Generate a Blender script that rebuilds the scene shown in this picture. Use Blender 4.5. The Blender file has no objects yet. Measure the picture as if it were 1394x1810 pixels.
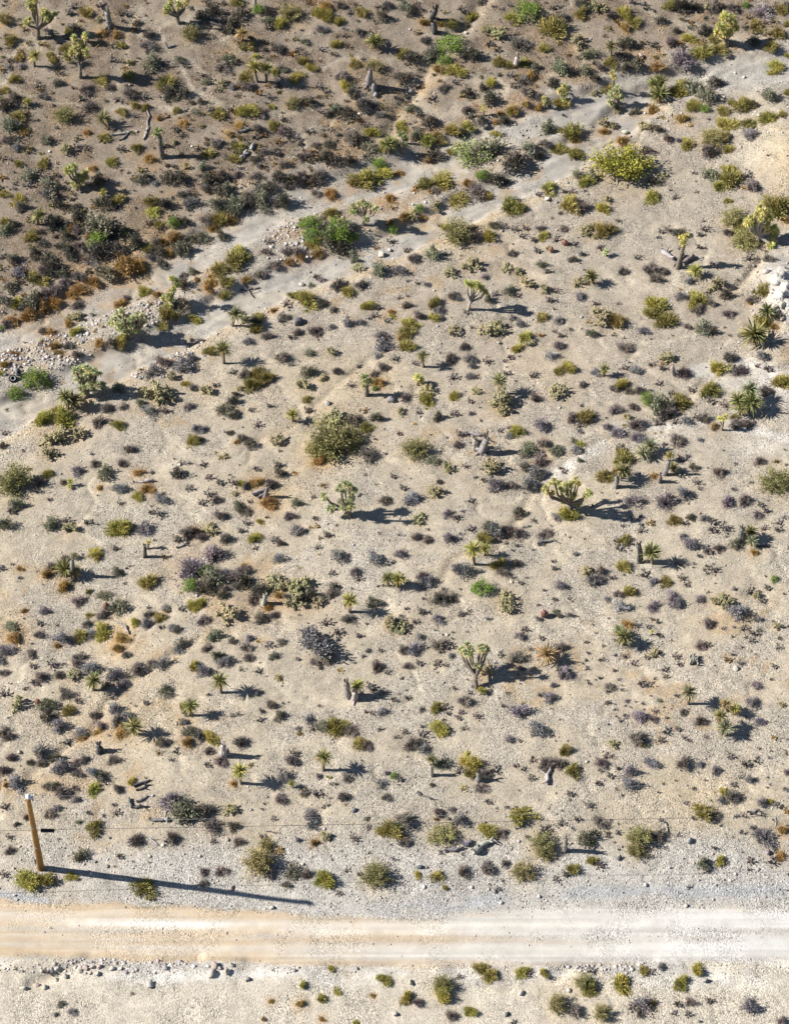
import bpy, math, random
import numpy as np

# ------------------------------------------------------------------ camera, sky, sun, exposure
SC = bpy.context.scene
COL = SC.collection
IMG_W, IMG_H, FOC = 1394.0, 1810.0, 4200.0
PITCH = math.radians(52.0)
CAM_H = 95.0
cam = bpy.data.cameras.new('camera')
cam.sensor_fit = 'HORIZONTAL'
cam.sensor_width = 36.0
cam.lens = 36.0 * FOC / IMG_W
cam.clip_start = 1.0
cam.clip_end = 2000.0
cam_o = bpy.data.objects.new('camera', cam)
COL.objects.link(cam_o)
cam_o.location = (0, 0, CAM_H)
cam_o.rotation_euler = (math.pi / 2 - PITCH, 0, 0)
SC.camera = cam_o

SUN_EL, SUN_AZ = math.radians(36.5), math.radians(-88.2)   # azimuth from +Y towards +X
W = bpy.data.worlds.new('World')
SC.world = W
W.use_nodes = True
wn = W.node_tree.nodes
sky = wn.new('ShaderNodeTexSky')
sky.sky_type = 'NISHITA'
sky.sun_disc = False
sky.sun_elevation = SUN_EL
sky.sun_rotation = SUN_AZ
sky.altitude = 1200
sky.air_density = 1.0
sky.dust_density = 0.4
wn['Background'].inputs['Strength'].default_value = 0.05
W.node_tree.links.new(sky.outputs[0], wn['Background'].inputs['Color'])
sun = bpy.data.lights.new('sun', 'SUN')
sun.energy = 5.0
sun.angle = math.radians(0.5)
sun.color = (1.0, 0.945, 0.86)
sun_o = bpy.data.objects.new('sun', sun)
COL.objects.link(sun_o)
sun_o.location = (-60, 70, 60)
sun_o.rotation_euler = (math.pi / 2 - SUN_EL, 0, math.pi - SUN_AZ)
SC.view_settings.view_transform = 'Standard'
SC.view_settings.look = 'None'
SC.view_settings.gamma = 1.0
SC.view_settings.use_curve_mapping = False
SC.view_settings.exposure = 0.92

# ------------------------------------------------------------------ projection helpers
rng = np.random.default_rng(7)
random.seed(7)
FW = np.array([0, math.cos(PITCH), -math.sin(PITCH)])
UP = np.array([0, math.sin(PITCH), math.cos(PITCH)])

def to_px(x, y, z):
    dz = z - CAM_H
    dep = y * FW[1] + dz * FW[2]
    return IMG_W / 2 + FOC * x / dep, IMG_H / 2 - FOC * (y * UP[1] + dz * UP[2]) / dep

def ray_at(u, v, z):
    a = (u - IMG_W / 2) / FOC
    b = (IMG_H / 2 - v) / FOC
    dy = FW[1] + b * UP[1]
    dz = FW[2] + b * UP[2]
    t = (z - CAM_H) / dz
    return a * t, dy * t

def _hash(ix, iy, seed):
    h = (ix.astype(np.int64) * 374761393 + iy.astype(np.int64) * 668265263 + seed * 1442695041) & 0xFFFFFFFF
    h = ((h ^ (h >> 13)) * 1274126177) & 0xFFFFFFFF
    h = (h ^ (h >> 16)) & 0xFFFFFFFF
    return h.astype(np.float64) / 4294967295.0

def vnoise(x, y, seed=0):
    x = np.asarray(x, float); y = np.asarray(y, float)
    ix = np.floor(x); iy = np.floor(y)
    fx = x - ix; fy = y - iy
    fx = fx * fx * (3 - 2 * fx); fy = fy * fy * (3 - 2 * fy)
    a = _hash(ix, iy, seed); b = _hash(ix + 1, iy, seed)
    c = _hash(ix, iy + 1, seed); d = _hash(ix + 1, iy + 1, seed)
    return (a * (1 - fx) + b * fx) * (1 - fy) + (c * (1 - fx) + d * fx) * fy

def fbm(x, y, seed=0, o=4):
    s = 0.0; a = 0.5; t = 0.0
    for k in range(o):
        s = s + a * vnoise(x * 2 ** k + 17.3 * k, y * 2 ** k - 9.1 * k, seed + k)
        t += a; a *= 0.5
    return s / t

def sstep(a, b, x):
    t = np.clip((x - a) / (b - a), 0, 1)
    return t * t * (3 - 2 * t)

def pline(pts):
    q = np.array(pts, float)
    x, y = ray_at(q[:, 0], q[:, 1], 0.0)
    return np.stack([x, y], 1)

def dist_pl(x, y, pl):
    best = np.full(np.shape(x), 1e9)
    for i in range(len(pl) - 1):
        ax, ay = pl[i]; bx, by = pl[i + 1]
        dx, dy = bx - ax, by - ay
        t = np.clip(((x - ax) * dx + (y - ay) * dy) / (dx * dx + dy * dy), 0, 1)
        best = np.minimum(best, np.hypot(x - ax - t * dx, y - ay - t * dy))
    return best

# ------------------------------------------------------------------ land form
CH_A = pline([(-500, 740), (-200, 650), (0, 588), (120, 545), (220, 508), (300, 470), (400, 410), (480, 365), (560, 342), (660, 315), (760, 283), (850, 250), (960, 212), (1060, 182), (1150, 148), (1240, 128), (1394, 112), (1700, 95)])
CH_B = pline([(-500, 960), (-200, 850), (0, 738), (90, 690), (190, 648), (270, 605), (340, 572), (420, 530), (500, 492), (600, 458), (690, 425), (780, 388), (850, 350), (930, 315), (1010, 270), (1090, 215), (1150, 165), (1220, 135)])
AX = pline([(0, 660), (1394, 120)])
axd = (AX[1] - AX[0]) / np.hypot(*(AX[1] - AX[0]))
GUL = [(pline([(690, 622), (640, 650), (590, 690), (545, 735), (510, 765), (470, 775), (445, 800), (440, 825)]), 0.16, 0.07),
       (pline([(1345, 462), (1330, 480), (1318, 500), (1300, 515), (1288, 522)]), 0.22, 0.22),
       (pline([(1394, 640), (1330, 655), (1240, 690), (1190, 750), (1110, 780), (1050, 800), (1000, 830), (945, 868), (930, 905), (900, 960), (870, 1000)]), 0.20, 0.09),
       (pline([(880, 0), (850, 25), (830, 55), (790, 90), (760, 130), (735, 170), (705, 200), (690, 235)]), 0.45, 0.25),
       (pline([(410, 1140), (360, 1145), (320, 1170), (280, 1195), (220, 1230), (190, 1260), (170, 1310), (120, 1340), (60, 1385)]), 0.25, 0.14),
       (pline([(900, 960), (850, 985), (800, 1010), (780, 1050)]), 0.25, 0.1),
       (pline([(60, 1752), (100, 1738), (135, 1722), (160, 1708), (225, 1713), (290, 1716), (350, 1709)]), 0.28, 0.20),
       (pline([(440, 1712), (520, 1722), (600, 1738), (680, 1722), (760, 1730)]), 0.22, 0.10),
       (pline([(980, 1745), (1010, 1722), (1060, 1718), (1150, 1712)]), 0.22, 0.12),
       (pline([(240, 80), (226, 110), (228, 150), (205, 190)]), 0.12, 0.05)]
ROAD_T = [(-400, 1586), (0, 1592), (200, 1598), (350, 1604), (560, 1620), (720, 1624), (900, 1615), (1044, 1608), (1200, 1606), (1394, 1605), (1800, 1602)]
ROAD_B = [(-400, 1690), (0, 1694), (200, 1696), (350, 1701), (560, 1708), (700, 1710), (900, 1708), (1050, 1706), (1200, 1700), (1394, 1698), (1800, 1694)]

def interp(pts, u):
    q = np.array(pts, float)
    return np.interp(u, q[:, 0], q[:, 1])

def land(x, y):
    x = np.asarray(x, float); y = np.asarray(y, float)
    s = (x - AX[0, 0]) * (-axd[1]) + (y - AX[0, 1]) * axd[0]      # + = far side of the wash
    far = np.clip(s - 2.5, 0, 60); near = np.clip(-s - 3.5, 0, 40)
    z = 0.15 * far ** 2 / (far + 4.0) + 0.062 * near ** 2 / (near + 5.0)
    u, v = to_px(x, y, 0 * x)
    rt = ray_at(u, interp(ROAD_T, u), 0.0)[1]
    rb = ray_at(u, interp(ROAD_B, u), 0.0)[1]
    k = sstep(0.2, 9.0, y - rt)
    z = z * k + (1 - k) * 0.75
    z = z + (0.5 * (fbm(x / 9, y / 9, 3, 3) - 0.5) + 0.22 * (fbm(x / 2.2, y / 2.2, 11, 3) - 0.5)) * (0.25 + 0.75 * k)
    offroad = 1 - sstep(-0.5, 0.3, y - rb) * (1 - sstep(-0.1, 1.1, y - rt))
    z = z + (0.07 * (fbm(x / 0.55, y / 0.55, 21, 3) - 0.5)) * (0.15 + 0.85 * offroad)
    # the road: slightly sunk between a low windrow and a broken lower bank
    road = (1 - offroad)
    z = z - 0.10 * road
    rfz = (v - interp(ROAD_T, u)) / (interp(ROAD_B, u) - interp(ROAD_T, u)) + .04 * (fbm(x / 5, y * 0, 78, 2) - .5)
    for c_ in (.20, .30, .66, .77):
        z = z - .045 * road * np.exp(-((rfz - c_) / .035) ** 2)
    z = z + road * .035 * (fbm(x / .9, y / .12, 79, 3) - .5)
    z = z + 0.16 * np.exp(-((y - rt - 0.9) / 0.5) ** 2) * fbm(x / 2.0, y / 2, 41, 2)
    z = z + 0.30 * np.exp(-((y - rb + 0.7) / 0.45) ** 2) * np.clip(fbm(x / 1.5, y / 1.5, 43, 2) - 0.3, 0, 1)
    bel = np.clip(rb - 0.9 - y, 0, 30)
    z = z - 0.06 * bel * np.exp(-bel / 12)
    # wash channels with cut banks
    wob = 0.5 * (fbm(x / 1.1, y / 1.1, 31, 4) - 0.5)
    dA = dist_pl(x, y, CH_A) + wob
    dB = dist_pl(x, y, CH_B) + wob
    z = z - 0.28 * (1 - sstep(0.95, 1.65, dA)) - 0.32 * (1 - sstep(0.80, 1.45, dB))
    rill = 1 - np.abs(2 * fbm(x / 6.5 + .35 * y / 6.5, y / 4.2, 77, 4) - 1)
    z = z - 0.055 * sstep(.955, .995, rill) * offroad
    for pl, w, dep in GUL:
        z = z - dep * np.exp(-((dist_pl(x, y, pl) + 0.3 * wob) / w) ** 2)
    # pale bank on the far right
    bx, by = ray_at(1400, 270, 0.0)
    z = z + 1.0 * np.exp(-(((x - bx) / 2.4) ** 2 + ((y - by) / 3.2) ** 2))
    bx, by = ray_at(1378, 540, 0.0)
    z = z + 0.95 * np.exp(-(((x - bx) / 0.9) ** 2 + ((y - by) / 2.0) ** 2)) * (0.5 + fbm(x / 0.4, y / 0.4, 51, 3))
    return z

def ground(u, v):
    """the point of the ground seen at pixel u, v of the photograph"""
    u = np.asarray(u, float); v = np.asarray(v, float)
    z = np.zeros_like(u)
    for _ in range(9):
        x, y = ray_at(u, v, z)
        z = 0.35 * z + 0.65 * land(x, y)
    x, y = ray_at(u, v, z)
    return x, y, land(x, y)

def px_per_m(x, y, z):
    return FOC / (y * FW[1] + (z - CAM_H) * FW[2])

def view_pitch(y, z):
    return math.atan2(CAM_H - z, y)
# ------------------------------------------------------------------ plant survey
# each block: map square, then kind, centre and width of every plant in survey units (1/3.983 of a photo pixel)
SX = [0, 350, 700, 1044]; SY = [0, 300, 600, 900, 1200, 1500]; SU = 3.983
SURVEY = {
(0,0): "C 30 125 150 o 75 280 85 o 135 400 75 o 105 550 80 g 65 470 50 p 150 455 70 o 25 630 70 d 105 680 80 n 265 600 60 n 300 670 85 n 400 575 90 C 455 805 190 o 375 425 60 o 345 385 50 d 515 195 100 o 480 215 60 n 490 90 70 n 515 45 60 o 610 80 95 n 695 35 70 c 690 130 75 r 720 225 95 r 820 235 95 y 855 315 60 n 890 90 70 n 970 150 80 n 1045 240 90 n 1035 310 120 a 1065 440 130 a 1265 415 70 o 905 520 90 o 715 560 95 n 600 625 130 n 780 610 85 o 1180 575 130 n 920 655 120 d 1200 655 110 d 1290 650 90 n 1005 670 75 o 950 740 65 o 1020 755 60 o 860 780 70 n 945 810 50 n 640 745 140 r 610 930 70 o 725 955 85 o 960 1040 90 n 850 1040 70 r 1050 1110 120 c 1230 1000 60 r 1290 860 95 n 1325 905 50 o 1240 770 60 r 1120 830 60 a 1370 780 75 a 320 980 85 g 130 1035 85 c 460 1045 130 n 550 1025 60 n 45 980 105 n 80 1120 50 o 130 1150 60 o 305 1145 100 o 785 1140 85 r 650 1180 85 d 40 740 100 o 120 805 95 a 75 880 120 o 165 910 75 C 1350 235 160 o 460 330 70",
(1,0): "d 110 80 120 d 210 150 120 d 300 110 110 d 200 215 95 d 20 110 70 o 270 10 85 G 420 60 110 d 480 85 85 o 345 310 95 C 650 85 185 y 580 145 95 a 500 150 65 y 880 95 125 y 985 140 75 r 900 40 110 p 870 195 115 o 1160 80 95 n 1000 30 85 d 1290 110 95 n 1330 30 85 n 1140 220 85 n 560 335 120 n 490 185 60 a 745 290 60 o 970 305 75 n 870 345 60 y 405 390 50 n 755 375 40 n 960 380 40 a 210 410 95 n 170 465 130 o 330 530 100 y 540 500 65 a 590 480 65 o 740 420 85 y 800 470 85 y 685 535 95 n 1010 530 115 o 1100 440 85 C 1240 450 160 y 1040 605 85 d 1080 650 75 a 50 570 75 c 170 580 105 n 350 600 125 g 240 610 60 C 665 720 140 d 780 710 95 n 850 600 60 y 520 745 40 n 500 680 55 y 350 770 125 n 440 800 85 n 90 770 75 o 140 790 125 d 30 715 65 a 960 760 95 d 1050 800 120 d 920 800 75 n 1160 740 150 n 1280 800 85 n 860 780 60 r 290 880 105 n 420 900 95 o 540 880 85 n 600 920 125 r 220 940 85 y 1230 920 95 y 1340 1010 125 G 1270 1150 130 d 1100 960 125 a 1190 1030 115 d 920 1010 85 n 770 920 75 n 830 1010 85 n 690 960 60 o 70 1070 95 n 130 1000 95 o 280 1020 95 o 255 1110 95 d 400 1120 75 n 470 1060 95 n 540 1070 60 n 740 1090 115 d 880 1100 115 d 960 1130 115 d 1060 1120 95 n 600 1150 95 g 435 1165 50 a 30 1175 75",
(2,0): "a 60 40 95 d 110 85 75 r 300 160 65 r 200 150 95 o 390 165 95 y 525 105 95 n 455 60 75 n 150 50 85 d 490 170 75 n 600 10 85 n 680 40 40 n 740 60 40 n 800 30 40 G 920 70 240 y 820 115 105 o 1100 185 180 n 1140 40 40 n 1165 110 90 c 720 220 150 c 640 200 95 n 870 300 170 c 1260 290 160 a 1360 370 105 o 1035 330 80 o 1295 90 95 d 1300 15 105 a 1380 40 105 G 380 290 240 a 250 360 140 G 340 420 120 d 500 380 140 r 300 480 130 y 420 480 115 o 40 370 85 d 110 400 135 d 50 540 125 n 200 275 95 o 720 430 90 o 790 445 75 o 900 430 85 d 970 480 80 y 665 570 85 n 330 615 105 n 415 575 60 d 500 640 95 d 600 610 60 d 650 690 105 n 245 690 70 n 800 520 60 n 900 560 125 r 940 530 115 n 920 640 125 n 1010 680 85 d 1100 580 95 a 1150 470 135 d 1220 500 95 a 1330 490 105 o 1170 710 115 r 1000 750 105 r 910 725 85 r 830 780 105 y 820 770 80 n 490 770 85 n 530 810 60 r 730 790 60 y 500 880 95 d 600 850 95 r 695 855 55 d 760 850 80 o 390 910 105 d 240 850 105 n 160 800 70 a 110 760 80 n 130 600 60 d 450 940 85 y 40 890 105 a 140 950 105 y 220 980 105 r 290 940 75 o 300 985 80 o 385 1065 60 r 430 1030 50 d 270 1095 115 r 220 1125 75 G 545 1060 320 a 650 1050 220 d 830 1130 180 a 1060 900 115 o 1240 920 135 r 1260 980 95 o 1140 1040 105 o 1265 1080 115 n 1040 1000 95 a 930 1040 105 d 1000 1090 95 y 700 935 60",
(3,0): "c 50 50 140 d 150 110 80 n 290 10 60 y 240 80 105 o 310 140 110 r 240 190 105 d 490 140 95 o 560 30 90 d 640 30 130 d 720 50 80 n 860 40 145 c 820 50 95 n 1000 50 105 G 1090 30 65 p 1200 80 190 o 1160 180 115 o 1340 60 95 a 1370 30 65 d 800 215 90 d 600 215 60 y 695 265 90 n 560 290 105 o 860 270 75 o 780 360 150 o 910 340 95 c 960 370 90 n 640 330 60 c 1240 220 95 o 1310 225 105 d 1150 290 100 o 1270 320 95 o 1385 160 60 y 1385 385 50 y 1300 455 95 y 1280 505 60 p 640 410 210 r 470 460 120 d 230 300 135 d 200 390 100 d 310 440 110 o 140 440 85 d 240 470 75 n 70 470 85 d 30 540 80 o 130 620 105 c 190 775 90 d 300 790 85 c 20 650 75 r 440 770 115 y 620 620 125 a 730 630 190 a 820 680 160 d 860 590 95 p 890 570 115 G 800 760 85 o 730 730 125 r 640 830 115 o 930 770 95 o 1060 735 130 o 985 715 60 d 1140 740 60 a 1250 670 115 d 1300 700 60 o 1380 650 65 y 1240 825 120 o 1350 805 65 y 960 860 120 o 1100 875 105 p 1120 940 150 C 850 970 190 y 685 1005 90 n 830 1050 135 y 965 1040 75 o 940 950 85 c 90 870 125 c 160 890 75 r 90 920 85 c 390 880 130 d 460 900 70 n 545 975 85 p 620 980 60 n 390 1050 95 r 220 985 125 C 215 1130 440 y 960 1185 85 n 1245 1090 30",
(0,1): "a 200 25 115 n 190 100 75 a 350 100 135 n 350 170 155 o 25 165 70 y 135 205 105 a 150 260 95 d 690 80 115 a 690 230 95 o 830 210 85 d 760 240 105 a 1000 60 105 d 1030 45 75 g 1090 90 60 d 1200 60 125 d 1270 70 105 n 1300 160 125 g 1350 220 115 o 1065 220 90 y 1080 290 95 d 1160 240 100 G 1220 370 115 o 1115 380 65 d 1280 360 85 d 430 250 95 a 530 265 85 d 540 320 95 d 390 370 135 o 35 370 85 a 40 420 105 d 100 380 60 o 220 460 95 n 290 430 85 d 300 510 85 d 460 455 95 r 500 400 95 n 540 420 85 a 690 400 200 G 690 490 170 d 780 440 125 d 850 420 115 G 880 440 85 d 700 560 190 d 820 560 160 d 950 500 125 o 1040 540 85 d 1090 560 95 n 560 530 105 d 450 540 115 d 490 600 95 n 640 620 135 d 330 620 125 d 260 580 105 a 95 630 95 g 140 710 105 o 230 745 85 o 300 780 85 n 300 700 95 d 370 690 125 a 430 730 95 p 460 790 115 n 550 740 115 a 740 720 140 r 660 780 130 r 800 740 85 r 900 670 220 r 970 660 140 r 840 665 110 r 1000 700 90 p 1050 610 70 r 1150 500 95 r 1230 470 130 a 1270 560 130 r 1190 580 95 n 1100 500 90 a 1370 480 110 d 1140 660 90 r 560 840 140 r 500 870 130 r 390 930 140 r 310 970 140 r 200 1020 160 n 380 860 115 n 420 830 95 y 125 930 85 d 40 920 105 a 230 930 150 n 300 870 95 r 90 1060 130 n 50 1080 100 G 10 1110 60 n 550 945 105 d 80 820 100 y 1020 860 105 r 1100 870 85 r 850 940 150 n 890 900 80 o 1165 1000 115 o 1210 1020 85 o 1150 1085 85 d 1290 960 125 r 1300 940 60 d 1290 800 90 y 1370 1050 75 r 1385 770 60 n 1290 740 85 a 1360 720 80 c 540 1025 110 c 490 1040 85 y 540 1130 95 r 350 1140 130 n 300 1130 85 r 480 1080 80 y 850 1185 75",
(1,1): "n 50 120 95 d 160 40 115 d 100 90 95 a 200 130 100 d 60 60 90 d 170 150 100 n 280 30 95 n 400 40 95 d 500 110 115 n 350 190 110 a 440 130 105 d 560 40 105 n 620 110 85 d 640 60 95 n 700 80 90 n 730 40 90 d 820 60 135 n 860 20 90 r 790 85 95 a 270 220 140 a 130 240 115 a 240 270 130 o 160 340 130 r 230 350 120 n 50 340 115 r 100 410 95 a 40 470 110 d 170 470 80 a 440 210 120 n 350 240 105 a 480 275 95 a 600 225 130 d 560 240 80 G 610 235 50 o 1150 60 180 y 1200 40 130 r 1090 90 85 n 830 160 85 r 930 165 120 y 1300 10 105 r 1350 195 105 o 270 610 155 y 290 590 130 o 150 690 125 r 90 790 125 o 200 790 95 r 70 830 90 o 190 870 95 d 340 620 60 n 490 500 60 n 480 570 95 n 620 570 95 n 700 570 105 r 640 640 95 n 540 660 115 n 440 730 95 r 340 770 85 a 430 740 60 r 720 610 80 G 795 370 180 G 805 460 165 G 1000 430 240 n 880 400 120 p 1080 400 140 r 780 530 75 y 810 510 95 a 920 480 160 d 1000 550 150 r 840 590 105 a 1060 580 85 G 1090 470 100 o 940 300 95 G 1100 280 85 c 1130 700 120 a 1270 700 120 a 1100 635 60 r 1350 370 85 G 1370 420 85 n 1360 500 65 n 830 750 70 a 800 815 60 o 665 880 70 y 770 905 140 d 860 935 100 p 870 780 60 n 985 810 135 n 1140 805 105 o 1050 855 95 n 950 975 85 y 1200 950 85 n 1260 970 70 n 1235 1025 60 c 330 1040 115 d 400 1060 80 o 420 1030 85 o 410 1120 85 n 610 1030 95 n 830 1130 140 n 700 1140 85 n 580 1060 50 n 480 1165 105 n 650 1175 60 g 1055 1075 80 g 1140 1070 65 g 945 1105 60 r 1360 1000 75 y 1370 1030 50 n 1330 1060 60 n 1300 1160 125 n 620 940 60 n 640 965 40 r 530 985 60",
(2,1): "y 325 60 150 o 195 95 105 n 270 140 95 r 500 90 85 n 580 160 160 o 640 180 75 o 430 195 140 G 600 30 115 d 680 50 130 d 760 80 95 r 20 20 75 c 300 260 140 G 160 265 75 c 130 320 100 r 60 320 120 r 190 330 65 n 300 390 40 o 800 260 130 y 860 260 95 a 820 215 85 d 900 270 60 y 1065 125 105 n 1000 170 60 n 1180 150 50 n 1235 155 50 y 1215 240 145 n 1300 260 125 a 1370 40 85 y 1340 70 105 a 1280 30 80 C 440 450 240 y 345 400 70 n 560 470 115 y 655 460 95 n 690 490 60 a 705 385 95 n 830 410 60 n 905 405 50 n 1010 405 80 y 1035 460 80 n 885 465 60 n 965 490 60 n 1125 490 60 b 1185 510 42 n 1240 520 60 n 810 590 80 n 990 565 60 b 1090 565 36 n 820 520 25 n 75 570 60 n 120 615 115 a 255 595 110 g 30 705 105 c 525 660 150 c 385 715 115 c 770 685 120 c 860 720 85 p 620 750 60 a 1025 665 75 n 1065 715 70 d 1240 630 60 c 1340 430 130 n 1180 410 80 g 1305 590 50 c 1280 790 110 n 150 795 40 p 220 805 60 n 395 880 95 g 440 905 50 n 20 900 40 a 800 850 105 n 850 885 60 n 690 865 60 a 650 910 70 c 930 780 150 c 1050 840 95 n 1115 850 60 n 1080 915 70 o 270 940 105 g 295 985 75 y 270 1040 75 g 315 1040 60 n 490 1000 50 n 70 950 80 n 165 1025 95 y 100 1075 105 o 60 1140 115 r 30 1180 65 p 1290 890 80 g 820 1040 50 g 875 1080 80 o 1025 1035 85 g 1140 1065 75 n 1225 1120 40 n 1110 1135 40 n 1155 1165 60 a 1370 1150 80 c 400 1120 105 n 440 1160 70 c 650 1120 150 c 730 1115 140 y 910 1170 95",
(3,1): "d 450 80 90 c 500 40 75 n 20 60 65 a 830 25 130 o 990 40 160 n 1110 40 70 p 1130 110 130 y 900 110 95 y 960 210 55 y 430 195 105 c 110 210 75 y 90 265 95 n 590 195 50 n 555 140 30 n 740 155 35 o 100 415 120 c 20 390 85 n 190 355 40 c 30 460 70 C 1000 330 190 C 1080 490 220 o 1330 240 190 o 1060 410 115 r 1370 350 80 n 960 440 80 n 490 430 50 n 550 420 60 d 625 445 110 n 800 415 70 n 765 455 60 n 410 700 125 n 450 760 115 n 510 710 85 g 690 780 65 n 865 670 60 n 220 715 95 n 65 545 70 n 325 615 60 n 760 540 60 c 870 800 130 d 960 880 95 n 820 860 50 g 635 890 85 y 755 910 135 n 850 940 80 n 740 980 125 n 970 1010 115 y 465 940 140 o 440 1010 120 o 540 1050 150 n 680 1100 80 a 790 1110 125 d 850 1140 75 c 90 1030 230 o 190 1060 130 p 380 1130 105 n 30 940 50 n 190 940 30 o 1220 840 110 n 1130 910 105 r 1130 930 70 o 1230 1060 115 r 1290 1100 85 d 1310 1030 90 n 975 1165 30 n 1250 620 110 n 1110 620 70",
(0,2): "G 250 265 190 G 340 310 70 G 110 380 120 r 30 170 85 y 10 235 45 r 100 90 75 r 380 40 105 r 410 90 80 n 480 40 95 n 540 100 95 o 850 20 95 r 700 20 95 n 770 20 95 o 390 495 65 y 455 545 140 y 310 545 120 c 370 660 230 c 560 670 130 c 350 800 140 n 690 580 125 n 760 480 115 n 870 470 80 o 835 600 85 n 790 570 30 c 1090 350 230 c 1160 400 150 y 1310 310 60 g 1070 215 120 g 1280 170 150 n 1150 150 125 g 1345 120 80 c 1200 250 90 a 990 445 75 g 1060 500 105 n 1160 500 70 n 1360 340 80 p 1320 470 90 g 1380 625 65 o 1355 705 100 n 920 770 95 n 860 870 95 n 670 870 85 g 545 925 95 a 740 940 120 y 335 945 75 n 290 990 70 n 450 1000 80 C 95 990 300 n 270 1000 105 g 845 1040 105 r 1040 1050 125 y 970 1100 70 r 700 1040 60 n 1275 870 50 r 975 930 95 d 1260 945 105 n 1330 1040 70 g 1135 1125 90 n 850 1150 50 g 1070 935 30 n 35 660 60 d 20 750 60 a 115 1165 105 n 345 1125 40 a 830 340 100",
(1,2): "o 95 75 95 n 330 240 110 o 420 240 120 o 480 270 105 o 370 320 110 c 290 340 65 c 60 370 130 n 120 320 60 n 240 230 60 d 260 385 50 d 235 435 100 a 190 490 120 d 250 530 85 n 370 495 50 n 500 465 50 n 25 10 80 g 350 5 80 n 590 120 115 n 650 170 50 a 785 95 75 a 770 225 105 c 930 90 90 n 980 220 80 c 880 270 85 g 1265 115 65 g 1310 35 120 n 1385 135 60 n 1305 190 95 n 1235 240 85 n 1075 320 50 c 735 330 120 o 770 420 85 n 780 500 75 n 420 600 60 g 25 625 85 d 15 700 50 d 225 655 55 n 310 690 95 d 370 735 80 r 270 720 50 r 1260 300 115 G 1240 345 50 C 940 710 390 C 1090 690 230 C 850 760 220 c 930 530 210 d 1090 560 130 o 1180 620 95 n 1200 800 155 r 850 850 120 d 1250 550 80 c 550 690 140 c 180 815 90 n 30 880 60 n 75 965 65 n 150 1000 65 n 250 1000 75 n 405 905 60 d 575 940 90 n 560 880 75 n 510 1010 115 n 340 1030 85 r 400 1000 115 y 300 1010 50 r 500 1150 145 n 80 1085 75 n 130 1130 85 n 30 1150 75 c 265 1085 55 a 290 1170 110 n 360 1140 40 a 690 1145 80 n 810 1105 40 n 1370 960 50 d 1320 1130 100",
(2,2): "o 70 40 115 n 130 165 50 c 200 340 150 y 220 425 95 n 480 45 85 n 380 130 110 g 515 130 95 g 530 180 60 n 640 150 65 n 800 120 60 n 760 150 40 g 530 255 75 n 400 265 70 y 855 55 85 c 930 20 85 p 1150 40 95 w 1080 110 100 y 1205 185 100 o 1140 225 65 n 970 250 60 n 1310 310 80 g 1385 230 40 n 770 235 60 c 570 355 95 y 410 395 80 c 740 440 200 c 740 490 140 n 980 410 95 c 1150 370 190 n 60 400 110 c 25 510 85 n 150 510 40 d 290 550 80 n 405 515 70 n 520 430 50 p 530 515 50 o 1330 535 130 n 1240 555 120 g 1380 570 60 n 1290 605 60 p 1290 640 50 g 1020 600 110 y 850 640 100 p 800 615 50 g 790 680 60 n 20 660 50 n 730 640 50 n 455 665 75 n 430 740 80 n 355 690 30 C 140 760 220 a 260 850 115 c 370 890 115 n 490 890 50 a 930 750 115 n 1040 725 105 a 1130 780 95 a 900 800 80 n 1000 810 80 n 1010 860 115 c 680 880 180 n 900 890 105 p 550 970 40 n 610 985 50 g 690 1020 120 n 800 1020 95 p 1000 940 150 g 930 1010 120 g 970 1050 80 a 1250 710 60 y 1295 735 55 g 1270 780 75 a 1290 850 45 n 1180 930 50 n 1155 905 40 c 270 1060 140 g 105 1115 130 n 520 1135 60 d 305 1000 50 n 45 1040 60",
(3,2): "n 240 50 130 c 530 130 140 n 650 230 130 n 500 200 60 g 35 230 75 n 420 175 60 n 235 200 60 g 310 210 85 n 970 120 115 g 1210 120 85 n 1240 200 80 n 1170 185 50 y 890 190 120 c 960 185 95 n 1050 215 135 y 1370 290 140 o 840 345 130 n 840 430 75 n 940 455 70 n 1230 360 105 n 160 340 85 y 215 310 95 d 265 360 70 n 340 355 105 n 470 310 60 n 560 370 55 n 700 350 50 o 640 430 140 G 400 420 120 a 480 450 180 n 520 510 155 n 300 470 85 n 170 485 130 n 560 520 105 c 250 550 65 n 320 595 145 g 110 610 65 p 190 660 130 p 330 685 120 n 470 590 80 n 590 580 60 g 680 575 80 n 730 545 50 n 790 555 115 r 870 610 90 n 1010 590 105 o 1010 540 60 n 1100 590 115 n 610 700 150 g 520 735 40 g 770 705 40 o 230 830 130 n 200 755 80 n 630 835 60 g 680 820 40 d 720 900 60 n 620 950 70 r 450 960 80 o 90 955 110 o 200 920 100 n 1190 850 95 C 1290 990 240 n 900 930 115 n 740 1000 60 n 1000 1050 40 n 765 1050 40 p 300 1130 150 p 520 1130 180 g 650 1080 115 p 960 1140 120 n 1080 1130 125 n 1190 1160 60",
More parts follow.
